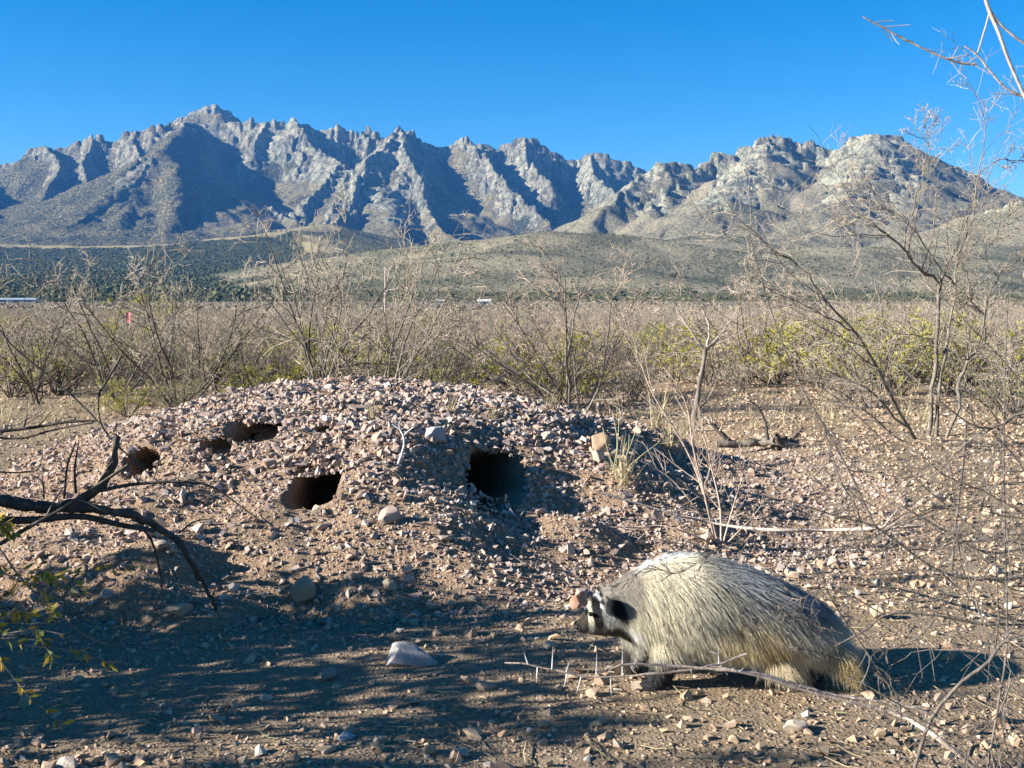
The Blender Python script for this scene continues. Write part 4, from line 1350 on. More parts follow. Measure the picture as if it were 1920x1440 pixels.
    # ---------------- tangle of bare twigs from the right edge, near the camera
    tg = [px_line([(1640, 985, 1.7), (1700, 1030), (1760, 1070), (1830, 1085), (1930, 1080), (2050, 1060), (2400, 1250, 1.68), (2820, 1600, 1.74)], 0.00186, 0.00372, 24),
          px_line([(1470, 935, 1.75), (1560, 965), (1640, 985)], 0.00093, 0.00186, 10),
          px_line([(1690, 948, 1.6), (1780, 1000), (1850, 1036), (1930, 1025), (2040, 1000), (2400, 1250, 1.68), (2820, 1600, 1.74)], 0.00136, 0.00279, 22),
          px_line([(1490, 1020, 1.7), (1540, 1090), (1575, 1150), (1620, 1215), (1655, 1270), (1680, 1300), (1690, 1345)], 0.00124, 0.00211, 24),
          px_line([(1565, 1212, 1.7), (1625, 1180), (1670, 1150), (1760, 1155), (1840, 1170), (1930, 1172), (2050, 1180), (2400, 1250, 1.68), (2820, 1600, 1.74)], 0.00124, 0.00310, 24),
          px_line([(1715, 1440, 1.5), (1745, 1350), (1800, 1282), (1850, 1245), (1880, 1205), (1930, 1190), (2040, 1150), (2400, 1250, 1.68), (2820, 1600, 1.74)], 0.00248, 0.00260, 24),
          px_line([(1890, 560, 1.6), (1884, 700), (1882, 850), (1884, 1000), (1888, 1200), (1872, 1320), (1850, 1450)], 0.00081, 0.00186, 24),
          px_line([(1812, 790, 1.6), (1808, 850), (1800, 920), (1790, 1000), (1785, 1070)], 0.00155, 0.00186, 14),
          px_line([(2700, 1450, 1.7), (2350, 1000, 1.6), (2050, 790, 1.5), (1920, 775, 1.5), (1870, 800), (1830, 800), (1790, 775), (1760, 750)], 0.00248, 0.00124, 14),
          px_line([(1405, 440, 1.8), (1432, 540), (1462, 630), (1500, 720), (1545, 800), (1590, 880), (1640, 985)], 0.00099, 0.00186, 26),
          px_line([(1545, 800, 1.75), (1575, 900), (1605, 950), (1620, 1010)], 0.00112, 0.00136, 12),
          px_line([(1560, 740, 1.75), (1640, 810), (1720, 900), (1790, 960), (1850, 1010)], 0.00074, 0.00161, 18),
          px_line([(1660, 1155, 1.7), (1600, 1120), (1545, 1105), (1500, 1125), (1465, 1140)], 0.00124, 0.00062, 14),
          px_line([(1580, 1188, 1.7), (1540, 1175), (1500, 1160), (1460, 1145)], 0.00099, 0.00050, 12),
          px_line([(1760, 1155, 1.65), (1720, 1195), (1690, 1212), (1640, 1222)], 0.00136, 0.00050, 12),
          px_line([(1600, 1240, 1.7), (1540, 1225), (1490, 1212)], 0.00093, 0.00043, 10),
          px_line([(1635, 1250, 1.7), (1650, 1270), (1658, 1285)], 0.00087, 0.00050, 6),
          px_line([(1830, 1085, 1.65), (1815, 1110), (1770, 1120), (1730, 1130), (1690, 1115), (1655, 1102)], 0.00136, 0.00062, 16),
          px_line([(1300, 1060, 1.8), (1270, 1075), (1215, 1066), (1180, 1085), (1145, 1100)], 0.00062, 0.00037, 14),
          px_line([(1480, 1000, 1.8), (1420, 1005), (1350, 1030), (1300, 1060)], 0.00074, 0.00062, 14),
          px_line([(2700, 1500, 1.7), (2250, 1260, 1.6), (1930, 1260, 1.5), (1880, 1330), (1840, 1370), (1790, 1390)], 0.00186, 0.00087, 12),
          px_line([(2700, 1450, 1.7), (2250, 1050, 1.6), (1930, 960, 1.5), (1890, 1010), (1860, 1040)], 0.00174, 0.00087, 10),
          px_line([(2700, 1450, 1.7), (2250, 1000, 1.6), (1930, 880, 1.5), (1850, 930), (1800, 945), (1720, 950)], 0.00174, 0.00062, 14)]
    t1 = branch_out(r, tg, 12, 0.4, 1.0, 0.24, 6, 0.14, 0.0009, 0.0, 0.1, 0.55)
    t2 = branch_out(r, t1, 4, 0.5, 1.1, 0.45, 4, 0.12, 0.0006)
    b = P(1850, 1450, 1.6)
    plant_from_lines('twig_tangle', 'tangle of bare grey twigs close to the camera crossing the right edge', 'branch',
                     [('branches', tg, 6, 'bark_near'), ('twigs', t1 + t2, 3, 'bark_near'), ('thorns', thorns(r, tg, 0.05, 0.009, 0.0006), 3, 'twig_pale')], b)
    # ---------------- branch across the sky at the upper right
    sk = [px_line([(1617, 31, 1.35), (1660, 54), (1700, 76), (1760, 104), (1800, 118), (1832, 121)], 0.00074, 0.00136, 20),
          px_line([(1832, 121, 1.35), (1800, 88), (1790, 100), (1782, 112)], 0.00062, 0.00031, 8),
          px_line([(1808, 86, 1.35), (1832, 103), (1860, 138), (1890, 168), (1935, 186), (2000, 210), (2200, 420, 1.45), (2500, 900, 1.6), (2800, 1560, 1.7)], 0.00099, 0.00186, 20),
          px_line([(1840, -40, 1.3), (1852, 12), (1872, 60), (1892, 115), (1925, 190)], 0.00223, 0.00174, 18),
          px_line([(1850, 10, 1.3), (1878, 48), (1930, 88), (1990, 120)], 0.00161, 0.00112, 14),
          px_line([(1833, 100, 1.35), (1848, 50), (1856, 20)], 0.00099, 0.00099, 10),
          px_line([(1860, 176, 1.35), (1890, 175), (1930, 184)], 0.00037, 0.00099, 8)]
    t1 = branch_out(r, sk[:1], 12, 0.4, 1.0, 0.17, 4, 0.12, 0.0006, 0, 0.1, 0.45)
    b = P(2800, 1560, 1.7)
    plant_from_lines('sky_branch', 'pale forked twig reaching left across the blue sky at upper right', 'branch',
                     [('branches', sk, 6, 'twig_pale'), ('twigs', t1, 4, 'twig_pale'), ('thorns', thorns(r, sk[:3], 0.00744, 0.00372, 0.0005), 3, 'twig_pale')], b)
    # ---------------- slender shrub behind the badger
    b = G(1345, 1015)
    Dq = b[1]
    st = [px_line([(1348, 1025, Dq), (1330, 960), (1300, 870), (1262, 800), (1225, 740), (1200, 680), (1170, 630)], 0.006, 0.0015, 24),
          px_line([(1342, 1022, Dq), (1322, 930, Dq - 0.1), (1300, 840), (1290, 770), (1270, 720)], 0.005, 0.0015, 18),
          px_line([(1352, 1024, Dq), (1350, 950, Dq + 0.1), (1335, 880), (1320, 820), (1300, 790)], 0.005, 0.0015, 18),
          px_line([(1345, 1022, Dq), (1310, 960, Dq - 0.2), (1260, 900), (1215, 870)], 0.004, 0.0012, 14),
          px_line([(1355, 1022, Dq), (1375, 950, Dq), (1390, 900), (1398, 850)], 0.004, 0.0012, 14),
          px_line([(1340, 1022, Dq), (1290, 1000, Dq - 0.2), (1230, 985), (1165, 1000)], 0.004, 0.0012, 14),
          px_line([(1360, 1022, Dq), (1410, 970, Dq), (1440, 930)], 0.004, 0.0012, 12)]
    t1 = branch_out(r, st, 15, 0.35, 0.9, 0.26, 5, 0.12, 0.0014, 0.03)
    t2 = branch_out(r, t1, 5, 0.4, 1.0, 0.42, 3, 0.12, 0.0010)
    plant_from_lines('slender_shrub', 'slender reddish bare shrub rooted just behind the badger', 'shrub',
                     [('stems', st, 5, 'twig_pink'), ('twigs', t1 + t2, 3, 'twig_pink')], b)
    # long pale stem lying across, over the back of the badger
    D = 2.9
    ln = [px_line([(1120, 922, 3.4), (1200, 945), (1280, 968), (1360, 985), (1440, 993, 3.0), (1560, 994), (1640, 990, 2.8), (1730, 985)], 0.0035, 0.0055, 24)]
    t1 = branch_out(r, ln, 7, 0.4, 1.0, 0.12, 4, 0.12, 0.0010)
    b = P(1730, 985, 2.8)
    plant_from_lines('fallen_branch', 'long pale pinkish stem bowed over the ground behind the back of the badger', 'branch',
                     [('branches', ln, 6, 'twig_pale'), ('twigs', t1, 3, 'twig_pale')], b)
    # bleached twig on the mound
    b = G(748, 868)
    Dt = b[1] - 0.03
    ln = [px_line([(742, 880, Dt), (752, 855), (758, 830), (752, 808), (735, 795)], 0.006, 0.003, 14), px_line([(755, 818, Dt), (770, 805), (778, 800)], 0.004, 0.0015, 6),
          px_line([(752, 808, Dt), (748, 796), (752, 786)], 0.003, 0.0012, 6)]
    plant_from_lines('bleached_twig', 'short bleached forked twig leaning on the face of the mound', 'twig', [('branches', ln, 6, 'thorn')], b)


def grass_tuft(r, n, H, spread, wide):
    Vs = []
    for _ in range(n):
        az = r.uniform(0, 6.28); a = abs(r.normal(0, spread))
        d = np.array([math.cos(az) * math.sin(a), math.sin(az) * math.sin(a), math.cos(a)])
        s = np.array([-math.sin(az), math.cos(az), 0]) * wide
        L = H * r.uniform(0.5, 1.1)
        p = np.array([r.normal(0, 0.012), r.normal(0, 0.012), -0.005])
        bend = np.array([math.cos(az), math.sin(az), -0.5]) * L * r.uniform(0.0, 0.35)
        m = p + d * L * 0.55 + bend * 0.25; t = p + d * L + bend
        Vs.append([p - s, p + s, m + s * 0.7, m - s * 0.7, t])
    V = np.array(Vs).reshape(-1, 3)
    k = np.arange(n)[:, None] * 5
    return V, [np.concatenate([k + 0, k + 1, k + 2, k + 3], 1), np.concatenate([k + 3, k + 2, k + 4], 1)]


def build_grass():
    r = np.random.default_rng(53)
    kinds = []
    for i in range(4):
        me = mesh_np('blades', *grass_tuft(r, 34, 0.16, 0.5, 0.0016)); me.materials.append(MATS['straw']); kinds.append(me)
    # tufts one can pick out
    tufts = [(1030, 772, 1.0, 'small dry tuft on the crest of the mound, near the upright pale stone'), (842, 775, 0.9, 'dry tuft on the upper mound, right of the white-topped stone'),
             (920, 790, 0.8, 'sparse dry tuft on the upper mound above the largest burrow'), (1168, 905, 1.5, 'dry tuft at the right shoulder of the mound beside green stalks'),
             (1230, 805, 2.0, 'large dry tuft right of the mound at the foot of the snag'), (1290, 812, 1.7, 'dry tuft hiding the base of the broken snag'),
             (1255, 845, 1.5, 'dry tuft between the mound shadow and the broken snag'), (1340, 800, 1.3, 'dry tuft just right of the broken snag base'),
             (700, 785, 0.8, 'tiny dry tuft left of the white-topped stone on the mound')]
    for (px, py, s, lab) in tufts:
        c = G(px, py)
        o = link('grass_tuft', kinds[int(r.integers(0, 4))], None, None, label=lab, category='grass')
        o.location = c; o.scale = (s, s, s); o.rotation_euler = (0, 0, r.uniform(0, 6.28))
    # green stalks
    b = G(1160, 890)
    ls = []
    for (x1, y1) in ((1148, 770), (1162, 765), (1175, 830), (1195, 800), (1235, 830), (1130, 800), (1180, 815), (1215, 845)):
        ls.append(px_line([(1160 + r.normal(0, 4), 892, b[1]), ((1160 + x1) / 2 + r.normal(0, 3), (892 + y1) / 2), (x1, y1)], 0.0026, 0.0012, 10))
    T = NT('mat_stalk'); T.base((0.40, 0.38, 0.20)); MATS['stalk'] = T.m
    plant_from_lines('weed', 'weed of thin yellow-green stalks on the right shoulder of the mound', 'weed', [('stalks', ls, 5, 'stalk')], b)
    # dry grass nobody could count, low among the shrubs and thinly on the flats
    n = 5600
    D = 7.6 + 34 * r.random(n) ** 1.6
    x = r.uniform(-0.56, 0.56, n) * D
    keep = (mound_raw(x, D)[1] > 1.05) & (r.random(n) < np.clip(0.25 + 1.5 * fbm(x / 1.6, D / 1.6, 3, 3) + 0.5 * sstep(11.5, 14.5, D) - 0.25 * sstep(0, 1, x) * sstep(13, 11, D), 0.02, 1))
    x, D = x[keep], D[keep]
    Vs, F4, F3, off = [], [], [], 0
    base = [grass_tuft(r, 9, 0.20, 0.6, 0.0021) for _ in range(6)]
    k = r.integers(0, 6, len(x))
    for i, (V, (q, t)) in enumerate(base):
        m = k == i; c = int(m.sum())
        if not c: continue
        s = r.uniform(0.5, 1.35, c); a = r.uniform(0, 6.28, c)
        R = np.zeros((c, 3, 3)); R[:, 0, 0] = np.cos(a); R[:, 0, 1] = -np.sin(a); R[:, 1, 0] = np.sin(a); R[:, 1, 1] = np.cos(a); R[:, 2, 2] = 1
        W = np.einsum('nij,vj->nvi', R, V) * s[:, None, None] + np.stack([x[m], D[m], surf(x[m], D[m])], -1)[:, None]
        Vs.append(W.reshape(-1, 3))
        o_ = (np.arange(c) * len(V))[:, None, None] + off
        F4.append((q[None] + o_).reshape(-1, 4)); F3.append((t[None] + o_).reshape(-1, 3))
        off += c * len(V)
    link('dry_grass', mesh_np('dry_grass', np.concatenate(Vs), [np.concatenate(F4), np.concatenate(F3)]), MATS['straw'], None, kind='stuff')


def build_far_trees():
    """junipers and scrub on the slopes: far too many and too small to count"""
    r = np.random.default_rng(61)
    u, y, Z, own, zb, rock, drop, trees = MT
    X, Y = np.meshgrid(u, y); X = X * Y
    du = np.gradient(u)[None, :] * Y; dy = np.gradient(y)[:, None]
    area = du * dy
    ok = (np.abs(X / Y) < 0.52) & (Z > zb - 2) & (rock < 0.4)
    dens = np.select([own == 3, own == 2, own == 4, own == 1], [np.where(drop < 10, 0.35, 2.6) * np.where(X / Y < -0.18, 1.5, 0.6), 4.2, 3.0, 1.8], 0.45) * (0.35 + trees)
    dens = np.where((own == 3) & (drop > 10) & (X / Y < -0.22), dens * 1.6, dens)
    w = np.where(ok, dens * area, 0).ravel()
    n = 40000
    c = r.choice(len(w), n, p=w / w.sum())
    jj, ii = np.unravel_index(c, X.shape)
    x = X[jj, ii] + r.uniform(-0.5, 0.5, n) * du[jj, ii]; yy = Y[jj, ii] + r.uniform(-0.5, 0.5, n) * dy[jj, 0]
    o = own[jj, ii]
    size = np.select([o == 3, o == 2, o == 4, o == 1], [r.uniform(3.5, 8.0, n), r.uniform(2.0, 4.6, n), r.uniform(2.0, 4.6, n), r.uniform(2.5, 5.5, n)], r.uniform(4, 9, n))
    pos = np.stack([x, yy, Z[jj, ii] + size * 0.18], -1)
    # a belt of trees on the flat below the wooded ridge
    m = 900
    bx = r.uniform(-0.52, -0.16, m); by = r.uniform(1350, 2300, m)
    pos = np.vstack([pos, np.stack([bx * by, by, plain(by) + 1.0], -1)]); size = np.concatenate([size, r.uniform(3.5, 8, m)])
    blob = []
    for i in range(5):
        V, Fc = hull_stone(500 + i, 6)
        blob.append((V * np.array([1, 1, 1.3]), Fc))
    T = NT('mat_far_trees')
    g = T.n('NewGeometry')
    T.base(T.ramp(g.outputs['Random Per Island'], [(0.0, (0.034, 0.048, 0.020)), (0.5, (0.062, 0.076, 0.032)), (1.0, (0.115, 0.11, 0.05))]))
    T.b.inputs['Roughness'].default_value = 1.0
    link('far_trees', scatter_mesh('far_trees', blob, pos, size, r, 0.3), T.m, None, kind='stuff')


def build_far_scrub():
    """low bushes on the open flat between the thicket and the hills"""
    r = np.random.default_rng(67)
    n = 9500
    D = 300 * (1500 / 300) ** r.random(n)
    x = r.uniform(-0.54, 0.54, n) * D
    size = r.uniform(1.3, 3.2, n)
    blob = []
    for i in range(6):
        V, Fc = hull_stone(540 + i, 6)
        blob.append((V * np.array([1, 1, 1.0]), Fc))
    T = NT('mat_far_scrub')
    g = T.n('NewGeometry')
    T.base(T.ramp(g.outputs['Random Per Island'], [(0.0, (0.15, 0.12, 0.085)), (0.4, (0.24, 0.19, 0.135)), (0.7, (0.17, 0.16, 0.085)), (1.0, (0.28, 0.235, 0.15))]))
    T.b.inputs['Roughness'].default_value = 1.0
    link('far_scrub', scatter_mesh('far_scrub', blob, np.stack([x, D, ground_h(x, D) + size * 0.15], -1), size, r, 0.4), T.m, None, kind='stuff')


def build_buildings():
    def shed(label, px, D, w, d, h, rise, wall, roof, name='shed'):
        x = (px - 960) / F * D
        z = float(plain(D))
        o = thing(name, label, 'building', (x, D, z))
        W = np.array([(-w, -d, -1), (w, -d, -1), (w, d, -1), (-w, d, -1), (-w, -d, h), (w, -d, h), (w, d, h), (-w, d, h), (-w, 0, h + rise), (w, 0, h + rise)], float) * np.array([0.5, 0.5, 1])
        Fq = np.array([[0, 1, 5, 4], [2, 3, 7, 6]]); Ft = np.array([[1, 2, 6], [3, 0, 4], [1, 6, 5], [3, 4, 7], [5, 6, 9], [7, 4, 8]])
        A = NT('mat_shed_wall'); n = A.noise(A.coord(), 0.8, 4); A.base(A.mix(n, wall, tuple(c * 0.75 for c in wall)))
        B = NT('mat_shed_roof'); n = B.n('TexWave', {'Vector': B.coord(), 'Scale': 3.0}).outputs['Fac']; B.base(B.mix(n, roof, tuple(c * 0.85 for c in roof)))
        B.b.inputs['Roughness'].default_value = 0.45
        link('wall', mesh_np('wall', W, [Fq, Ft]), A.m, o)
        e, t = 0.6, 0.25
        hw, hd = w / 2 + e, d / 2 + e
        s = rise * e / (d / 2)
        for sg in (-1, 1):
            Rv = np.array([(-hw, sg * hd, h - s), (hw, sg * hd, h - s), (hw, 0, h + rise), (-hw, 0, h + rise)])
            Rv = np.vstack([Rv + [0, 0, 0.05], Rv + [0, 0, 0.05 + t]])
            link('roof_slope', mesh_np('roof_slope', Rv, np.array([[0, 1, 2, 3], [4, 5, 6, 7], [0, 1, 5, 4], [1, 2, 6, 5], [2, 3, 7, 6], [3, 0, 4, 7]])), B.m, o)
        for k in (-0.3, 0.0, 0.3):
            D_ = NT('mat_opening'); D_.base((0.05, 0.05, 0.06))
            cx = k * w; ww = 0.07 * w; y0 = -d / 2
            Dv = np.array([(cx - ww, y0 - 0.12, 0.3 if k == 0 else h * 0.4), (cx + ww, y0 - 0.12, 0.3 if k == 0 else h * 0.4), (cx + ww, y0 - 0.12, h * 0.8), (cx - ww, y0 - 0.12, h * 0.8)])
            Dv = np.vstack([Dv, Dv + [0, 0.3, 0]])
            link('door' if k == 0 else 'window', mesh_np('opening', Dv, np.array([[0, 1, 2, 3], [4, 5, 6, 7], [0, 1, 5, 4], [1, 2, 6, 5], [2, 3, 7, 6], [3, 0, 4, 7]])), D_.m, o)
    shed('distant barn with a pale blue metal roof below the wooded ridge', 107, 1300, 21, 12, 4.4, 3.4, (0.50, 0.55, 0.58), (0.62, 0.72, 0.78), 'barn')
    shed('long low blue-grey shed at the far left edge of the flat', 36, 760, 28, 8, 2.2, 1.0, (0.24, 0.27, 0.31), (0.30, 0.36, 0.43))
    shed('small white building beyond the thicket near the middle of the picture', 908, 640, 7.0, 5, 2.2, 0.9, (0.52, 0.51, 0.48), (0.58, 0.58, 0.56), 'house')
    shed('smaller white shed left of the white building beyond the thicket', 826, 700, 5.0, 4, 1.9, 0.8, (0.48, 0.47, 0.43), (0.54, 0.53, 0.51))
    # survey flag
    D = 14.0
    x = (237 - 960) / F * D
    top = P(237, 586, D)
    o = thing('marker_flag', 'small pink marker ribbon tied among the bare twigs at left', 'flag', (x, D, 0))
    V, Q = tubes([(np.array([[0, 0, -0.05], [0.004, 0, 0.45], [0, 0, top[2] + 0.02]]), np.array([0.004, 0.004, 0.004]))], 6)
    A = NT('mat_flag_stake'); A.base((0.35, 0.33, 0.30)); link('stake', mesh_np('stake', V, Q), A.m, o)
    xs = np.linspace(0, 0.065, 7)
    up = np.stack([xs, 0.012 * np.sin(xs * 70), np.full(7, top[2])], -1); dn = np.stack([xs, 0.016 * np.sin(xs * 60 + 1), top[2] - 0.11 - 0.02 * np.sin(xs * 50)], -1)
    Fv = np.vstack([up, dn]); Fq = np.array([[i, i + 1, i + 8, i + 7] for i in range(6)])
    A = NT('mat_flag'); A.base((0.72, 0.16, 0.22)); link('ribbon', mesh_np('ribbon', Fv, Fq, True), A.m, o)
    # weathered post in the thicket
    D = 22.0
    x = (722 - 960) / F * D
    h = P(722, 503, D)[2]
    o = thing('fence_post', 'slim weathered post standing in the thicket behind the mound', 'post', (x, D, 0))
    V, Q = tubes([(np.array([[0, 0, -0.2], [0.01, 0, h * 0.5], [0.02, 0, h]]), np.array([0.020, 0.019, 0.017]))], 8)
    link('shaft', mesh_np('shaft', V, Q, True), MATS['twig_pale'], o)
    V, Q = tubes([(np.array([[0.02, 0, h - 0.002], [0.02, 0, h + 0.012], [0.02, 0, h + 0.016]]), np.array([0.020, 0.015, 0.001]))], 8)
    link('cap', mesh_np('cap', V, Q, True), MATS['twig_pale'], o)


def build_shade_bushes():
    """leafy bushes just outside the left edge; their shade lies over the front of the clearing"""
    r = np.random.default_rng(71)
    put_shrub(2, 1.62, 1.75, 0.85, 1.0, 'bare shrub just beyond the right edge, close to the camera')
    for i, (x, y, H, sp, lab) in enumerate([(-2.75, 2.75, 0.98, 1.10, 'dense leafy bush just beyond the lower left edge, shading the dirt'),
                                            (-2.45, 2.32, 1.02, 1.05, 'dense leafy bush beyond the bottom left corner'),
                                            (-3.5, 1.40, 1.6, 1.0, 'taller leafy bush farther off beyond the lower left edge')]):
        a, b = make_shrub(900 + i, H=H, spread=sp, stems=11, k1=7, k2=6, k3=2, r0=0.014, rmin=0.0018)
        o = thing('leafy_bush', lab, 'bush', (x, y, 0))
        link('stems', mesh_np('stems', *tubes(a, 5), smooth=True), MATS['bark_dark'], o, kind='stuff')
        link('twigs', mesh_np('twigs', *tubes(b, 3), smooth=True), MATS['bark_grey'], o, kind='stuff')
        me = leaf_mesh('leaves', r, b, 1.7, 0.030, 2.0, 0.1)
        link('leaves', me, MATS['leaf_autumn'], o, kind='stuff')
# ------------------------------------------------------------------ the badger
BD = 2.62                      # distance of its mid-plane
BPX = F / BD                   # photo pixels per metre there


def bx(px): return (px - 1340.0) / BPX
def bz(py): return (1297.0 - py) / BPX


def loft(sections, n=24, upright=False):
    """sections: (centre xyz, half height, half width), rings across the spine"""
    Vs, Q = [], []
    k = len(sections)
    C = np.array([s[0] for s in sections])
    T = np.gradient(C, axis=0); T /= np.linalg.norm(T, axis=1)[:, None]
    for i, (c, hh, hw) in enumerate(sections):
        side = np.cross(T[i], [0, 0, 1.0]); side /= np.linalg.norm(side)
        up = np.array([0, 0, 1.0]) if upright else np.cross(side, T[i])
        a = np.arange(n) * 2 * np.pi / n
        ca, sa = np.cos(a), np.sin(a)
        Vs.append(np.asarray(c) + ca[:, None] * side * hw + sa[:, None] * up * hh)
    V = np.concatenate(Vs + [C[:1], C[-1:]])
    for i in range(k - 1):
        for j in range(n):
            j2 = (j + 1) % n
            Q.append((i * n + j, i * n + j2, (i + 1) * n + j2, (i + 1) * n + j))
    Tt = []
    for j in range(n):
        j2 = (j + 1) % n
        Tt.append((k * n, j2, j)); Tt.append((k * n + 1, (k - 1) * n + j, (k - 1) * n + j2))
    return V, Q, Tt


def badger_body():
    parts = []
    def sp(rows):
        a = np.array(rows, float)
        s = spline(a, len(rows) * 4)
        return [(s[i, :3], max(s[i, 3], 0.002), max(s[i, 4], 0.002)) for i in range(len(s))]
    def sec(px, top, bot, hw, y=0.0):
        return (bx(px), y, bz((top + bot) / 2), (bot - top) / 2 / BPX, hw)
    parts.append(loft(sp([sec(1081, 1172, 1184, 0.008, -0.054), sec(1090, 1161, 1189, 0.016, -0.051), sec(1103, 1143, 1192, 0.024, -0.046), sec(1118, 1125, 1193, 0.035, -0.038),
                          sec(1138, 1112, 1195, 0.050, -0.028), sec(1166, 1101, 1199, 0.062, -0.014), sec(1200, 1086, 1207, 0.078, -0.004), sec(1240, 1064, 1216, 0.098, 0),
                          sec(1300, 1057, 1228, 0.116, 0), sec(1375, 1073, 1232, 0.126, 0), sec(1445, 1097, 1236, 0.126, 0), sec(1505, 1127, 1238, 0.112, 0),
                          sec(1545, 1152, 1238, 0.088, 0), sec(1570, 1178, 1230, 0.048, 0), sec(1578, 1182, 1218, 0.02, 0)]), 24, True))
    # tail
    parts.append(loft(sp([(bx(1540), -0.03, bz(1200), 0.03, 0.03), (bx(1560), -0.070, bz(1214), 0.022, 0.022), (bx(1574), -0.094, bz(1230), 0.017, 0.017), (bx(1584), -0.108, bz(1246), 0.012, 0.012), (bx(1589), -0.114, bz(1256), 0.005, 0.005)]), 12))
    # legs: front pair, hind pair; near side is -y
    def leg(pts):
        parts.append(loft(sp(pts), 12))
    for s, off in ((-1, 0.0), (1, -0.055)):
        leg([(bx(1250) + off, s * 0.045, bz(1180), 0.045, 0.045), (bx(1254) + off, s * 0.052, bz(1218), 0.036, 0.038), (bx(1246) + off, s * 0.052, bz(1250), 0.027, 0.030),
             (bx(1234) + off, s * 0.055, bz(1276), 0.021, 0.027), (bx(1222) + off, s * 0.056, bz(1287), 0.014, 0.029), (bx(1206) + off, s * 0.057, bz(1291), 0.009, 0.027), (bx(1198) + off, s * 0.057, bz(1293), 0.004, 0.018)])
    for s, off in ((-1, 0.0), (1, 0.06)):
        leg([(bx(1480) + off, s * 0.050, bz(1190), 0.055, 0.05), (bx(1462) + off, s * 0.062, bz(1225), 0.042, 0.042), (bx(1478) + off, s * 0.064, bz(1250), 0.030, 0.032),
             (bx(1508) + off, s * 0.062, bz(1270), 0.022, 0.024), (bx(1502) + off, s * 0.062, bz(1285), 0.016, 0.024), (bx(1478) + off, s * 0.062, bz(1290), 0.011, 0.026), (bx(1455) + off, s * 0.062, bz(1293), 0.005, 0.020)])
    # ears
    for s in (-1, 1):
        parts.append(loft(sp([(bx(1138), s * 0.040 - 0.026, bz(1136), 0.014, 0.012), (bx(1133), s * 0.056 - 0.026, bz(1129), 0.018, 0.011), (bx(1131), s * 0.066 - 0.026, bz(1121), 0.014, 0.008), (bx(1131), s * 0.070 - 0.026, bz(1116), 0.006, 0.003)]), 10))
    Vs, Qs, Ts, off = [], [], [], 0
    for V, Q, T in parts:
        Vs.append(V); Qs.append(np.array(Q) + off); Ts.append(np.array(T) + off); off += len(V)
    me = mesh_np('badger_raw', np.concatenate(Vs), [np.concatenate(Qs), np.concatenate(Ts)])
    ob = bpy.data.objects.new('badger_raw', me)
    COL.objects.link(ob)
    bm = bmesh.new(); bm.from_mesh(me); bmesh.ops.recalc_face_normals(bm, faces=bm.faces); bm.to_mesh(me); bm.free()
    m = ob.modifiers.new('r', 'REMESH'); m.mode = 'VOXEL'; m.voxel_size = 0.0042
    m2 = ob.modifiers.new('s', 'SMOOTH'); m2.iterations = 5; m2.factor = 0.5
    dg = bpy.context.evaluated_depsgraph_get()
    ev = ob.evaluated_get(dg)
    out = bpy.data.meshes.new_from_object(ev)
    bpy.data.objects.remove(ob); bpy.data.meshes.remove(me)
    out.name = 'badger'
    for p in out.polygons: p.use_smooth = True
    return out


def g2(px, py, cx, cy, rx, ry, rot=0.0):
    c, s = math.cos(rot), math.sin(rot)
    u = ((px - cx) * c + (py - cy) * s) / rx; v = (-(px - cx) * s + (py - cy) * c) / ry
    return np.exp(-(u * u + v * v))


def hard(px, py, cx, cy, rx, ry, rot=0.0, soft=0.25):
    c, s = math.cos(rot), math.sin(rot)
    u = ((px - cx) * c + (py - cy) * s) / rx; v = (-(px - cx) * s + (py - cy) * c) / ry
    return sstep(1 + soft, 1 - soft, np.hypot(u, v))


def seg_dist(px, py, pts):
    d = np.full(px.shape, 1e9)
    for (ax, ay), (bx_, by_) in zip(pts[:-1], pts[1:]):
        L2 = (bx_ - ax) ** 2 + (by_ - ay) ** 2
        t = np.clip(((px - ax) * (bx_ - ax) + (py - ay) * (by_ - ay)) / L2, 0, 1)
        d = np.minimum(d, np.hypot(px - ax - t * (bx_ - ax), py - ay - t * (by_ - ay)))
    return d


def tail_mask(px, py, y):
    return sstep(1545, 1560, px) * sstep(1200, 1212, py) * sstep(-0.055, -0.075, y)


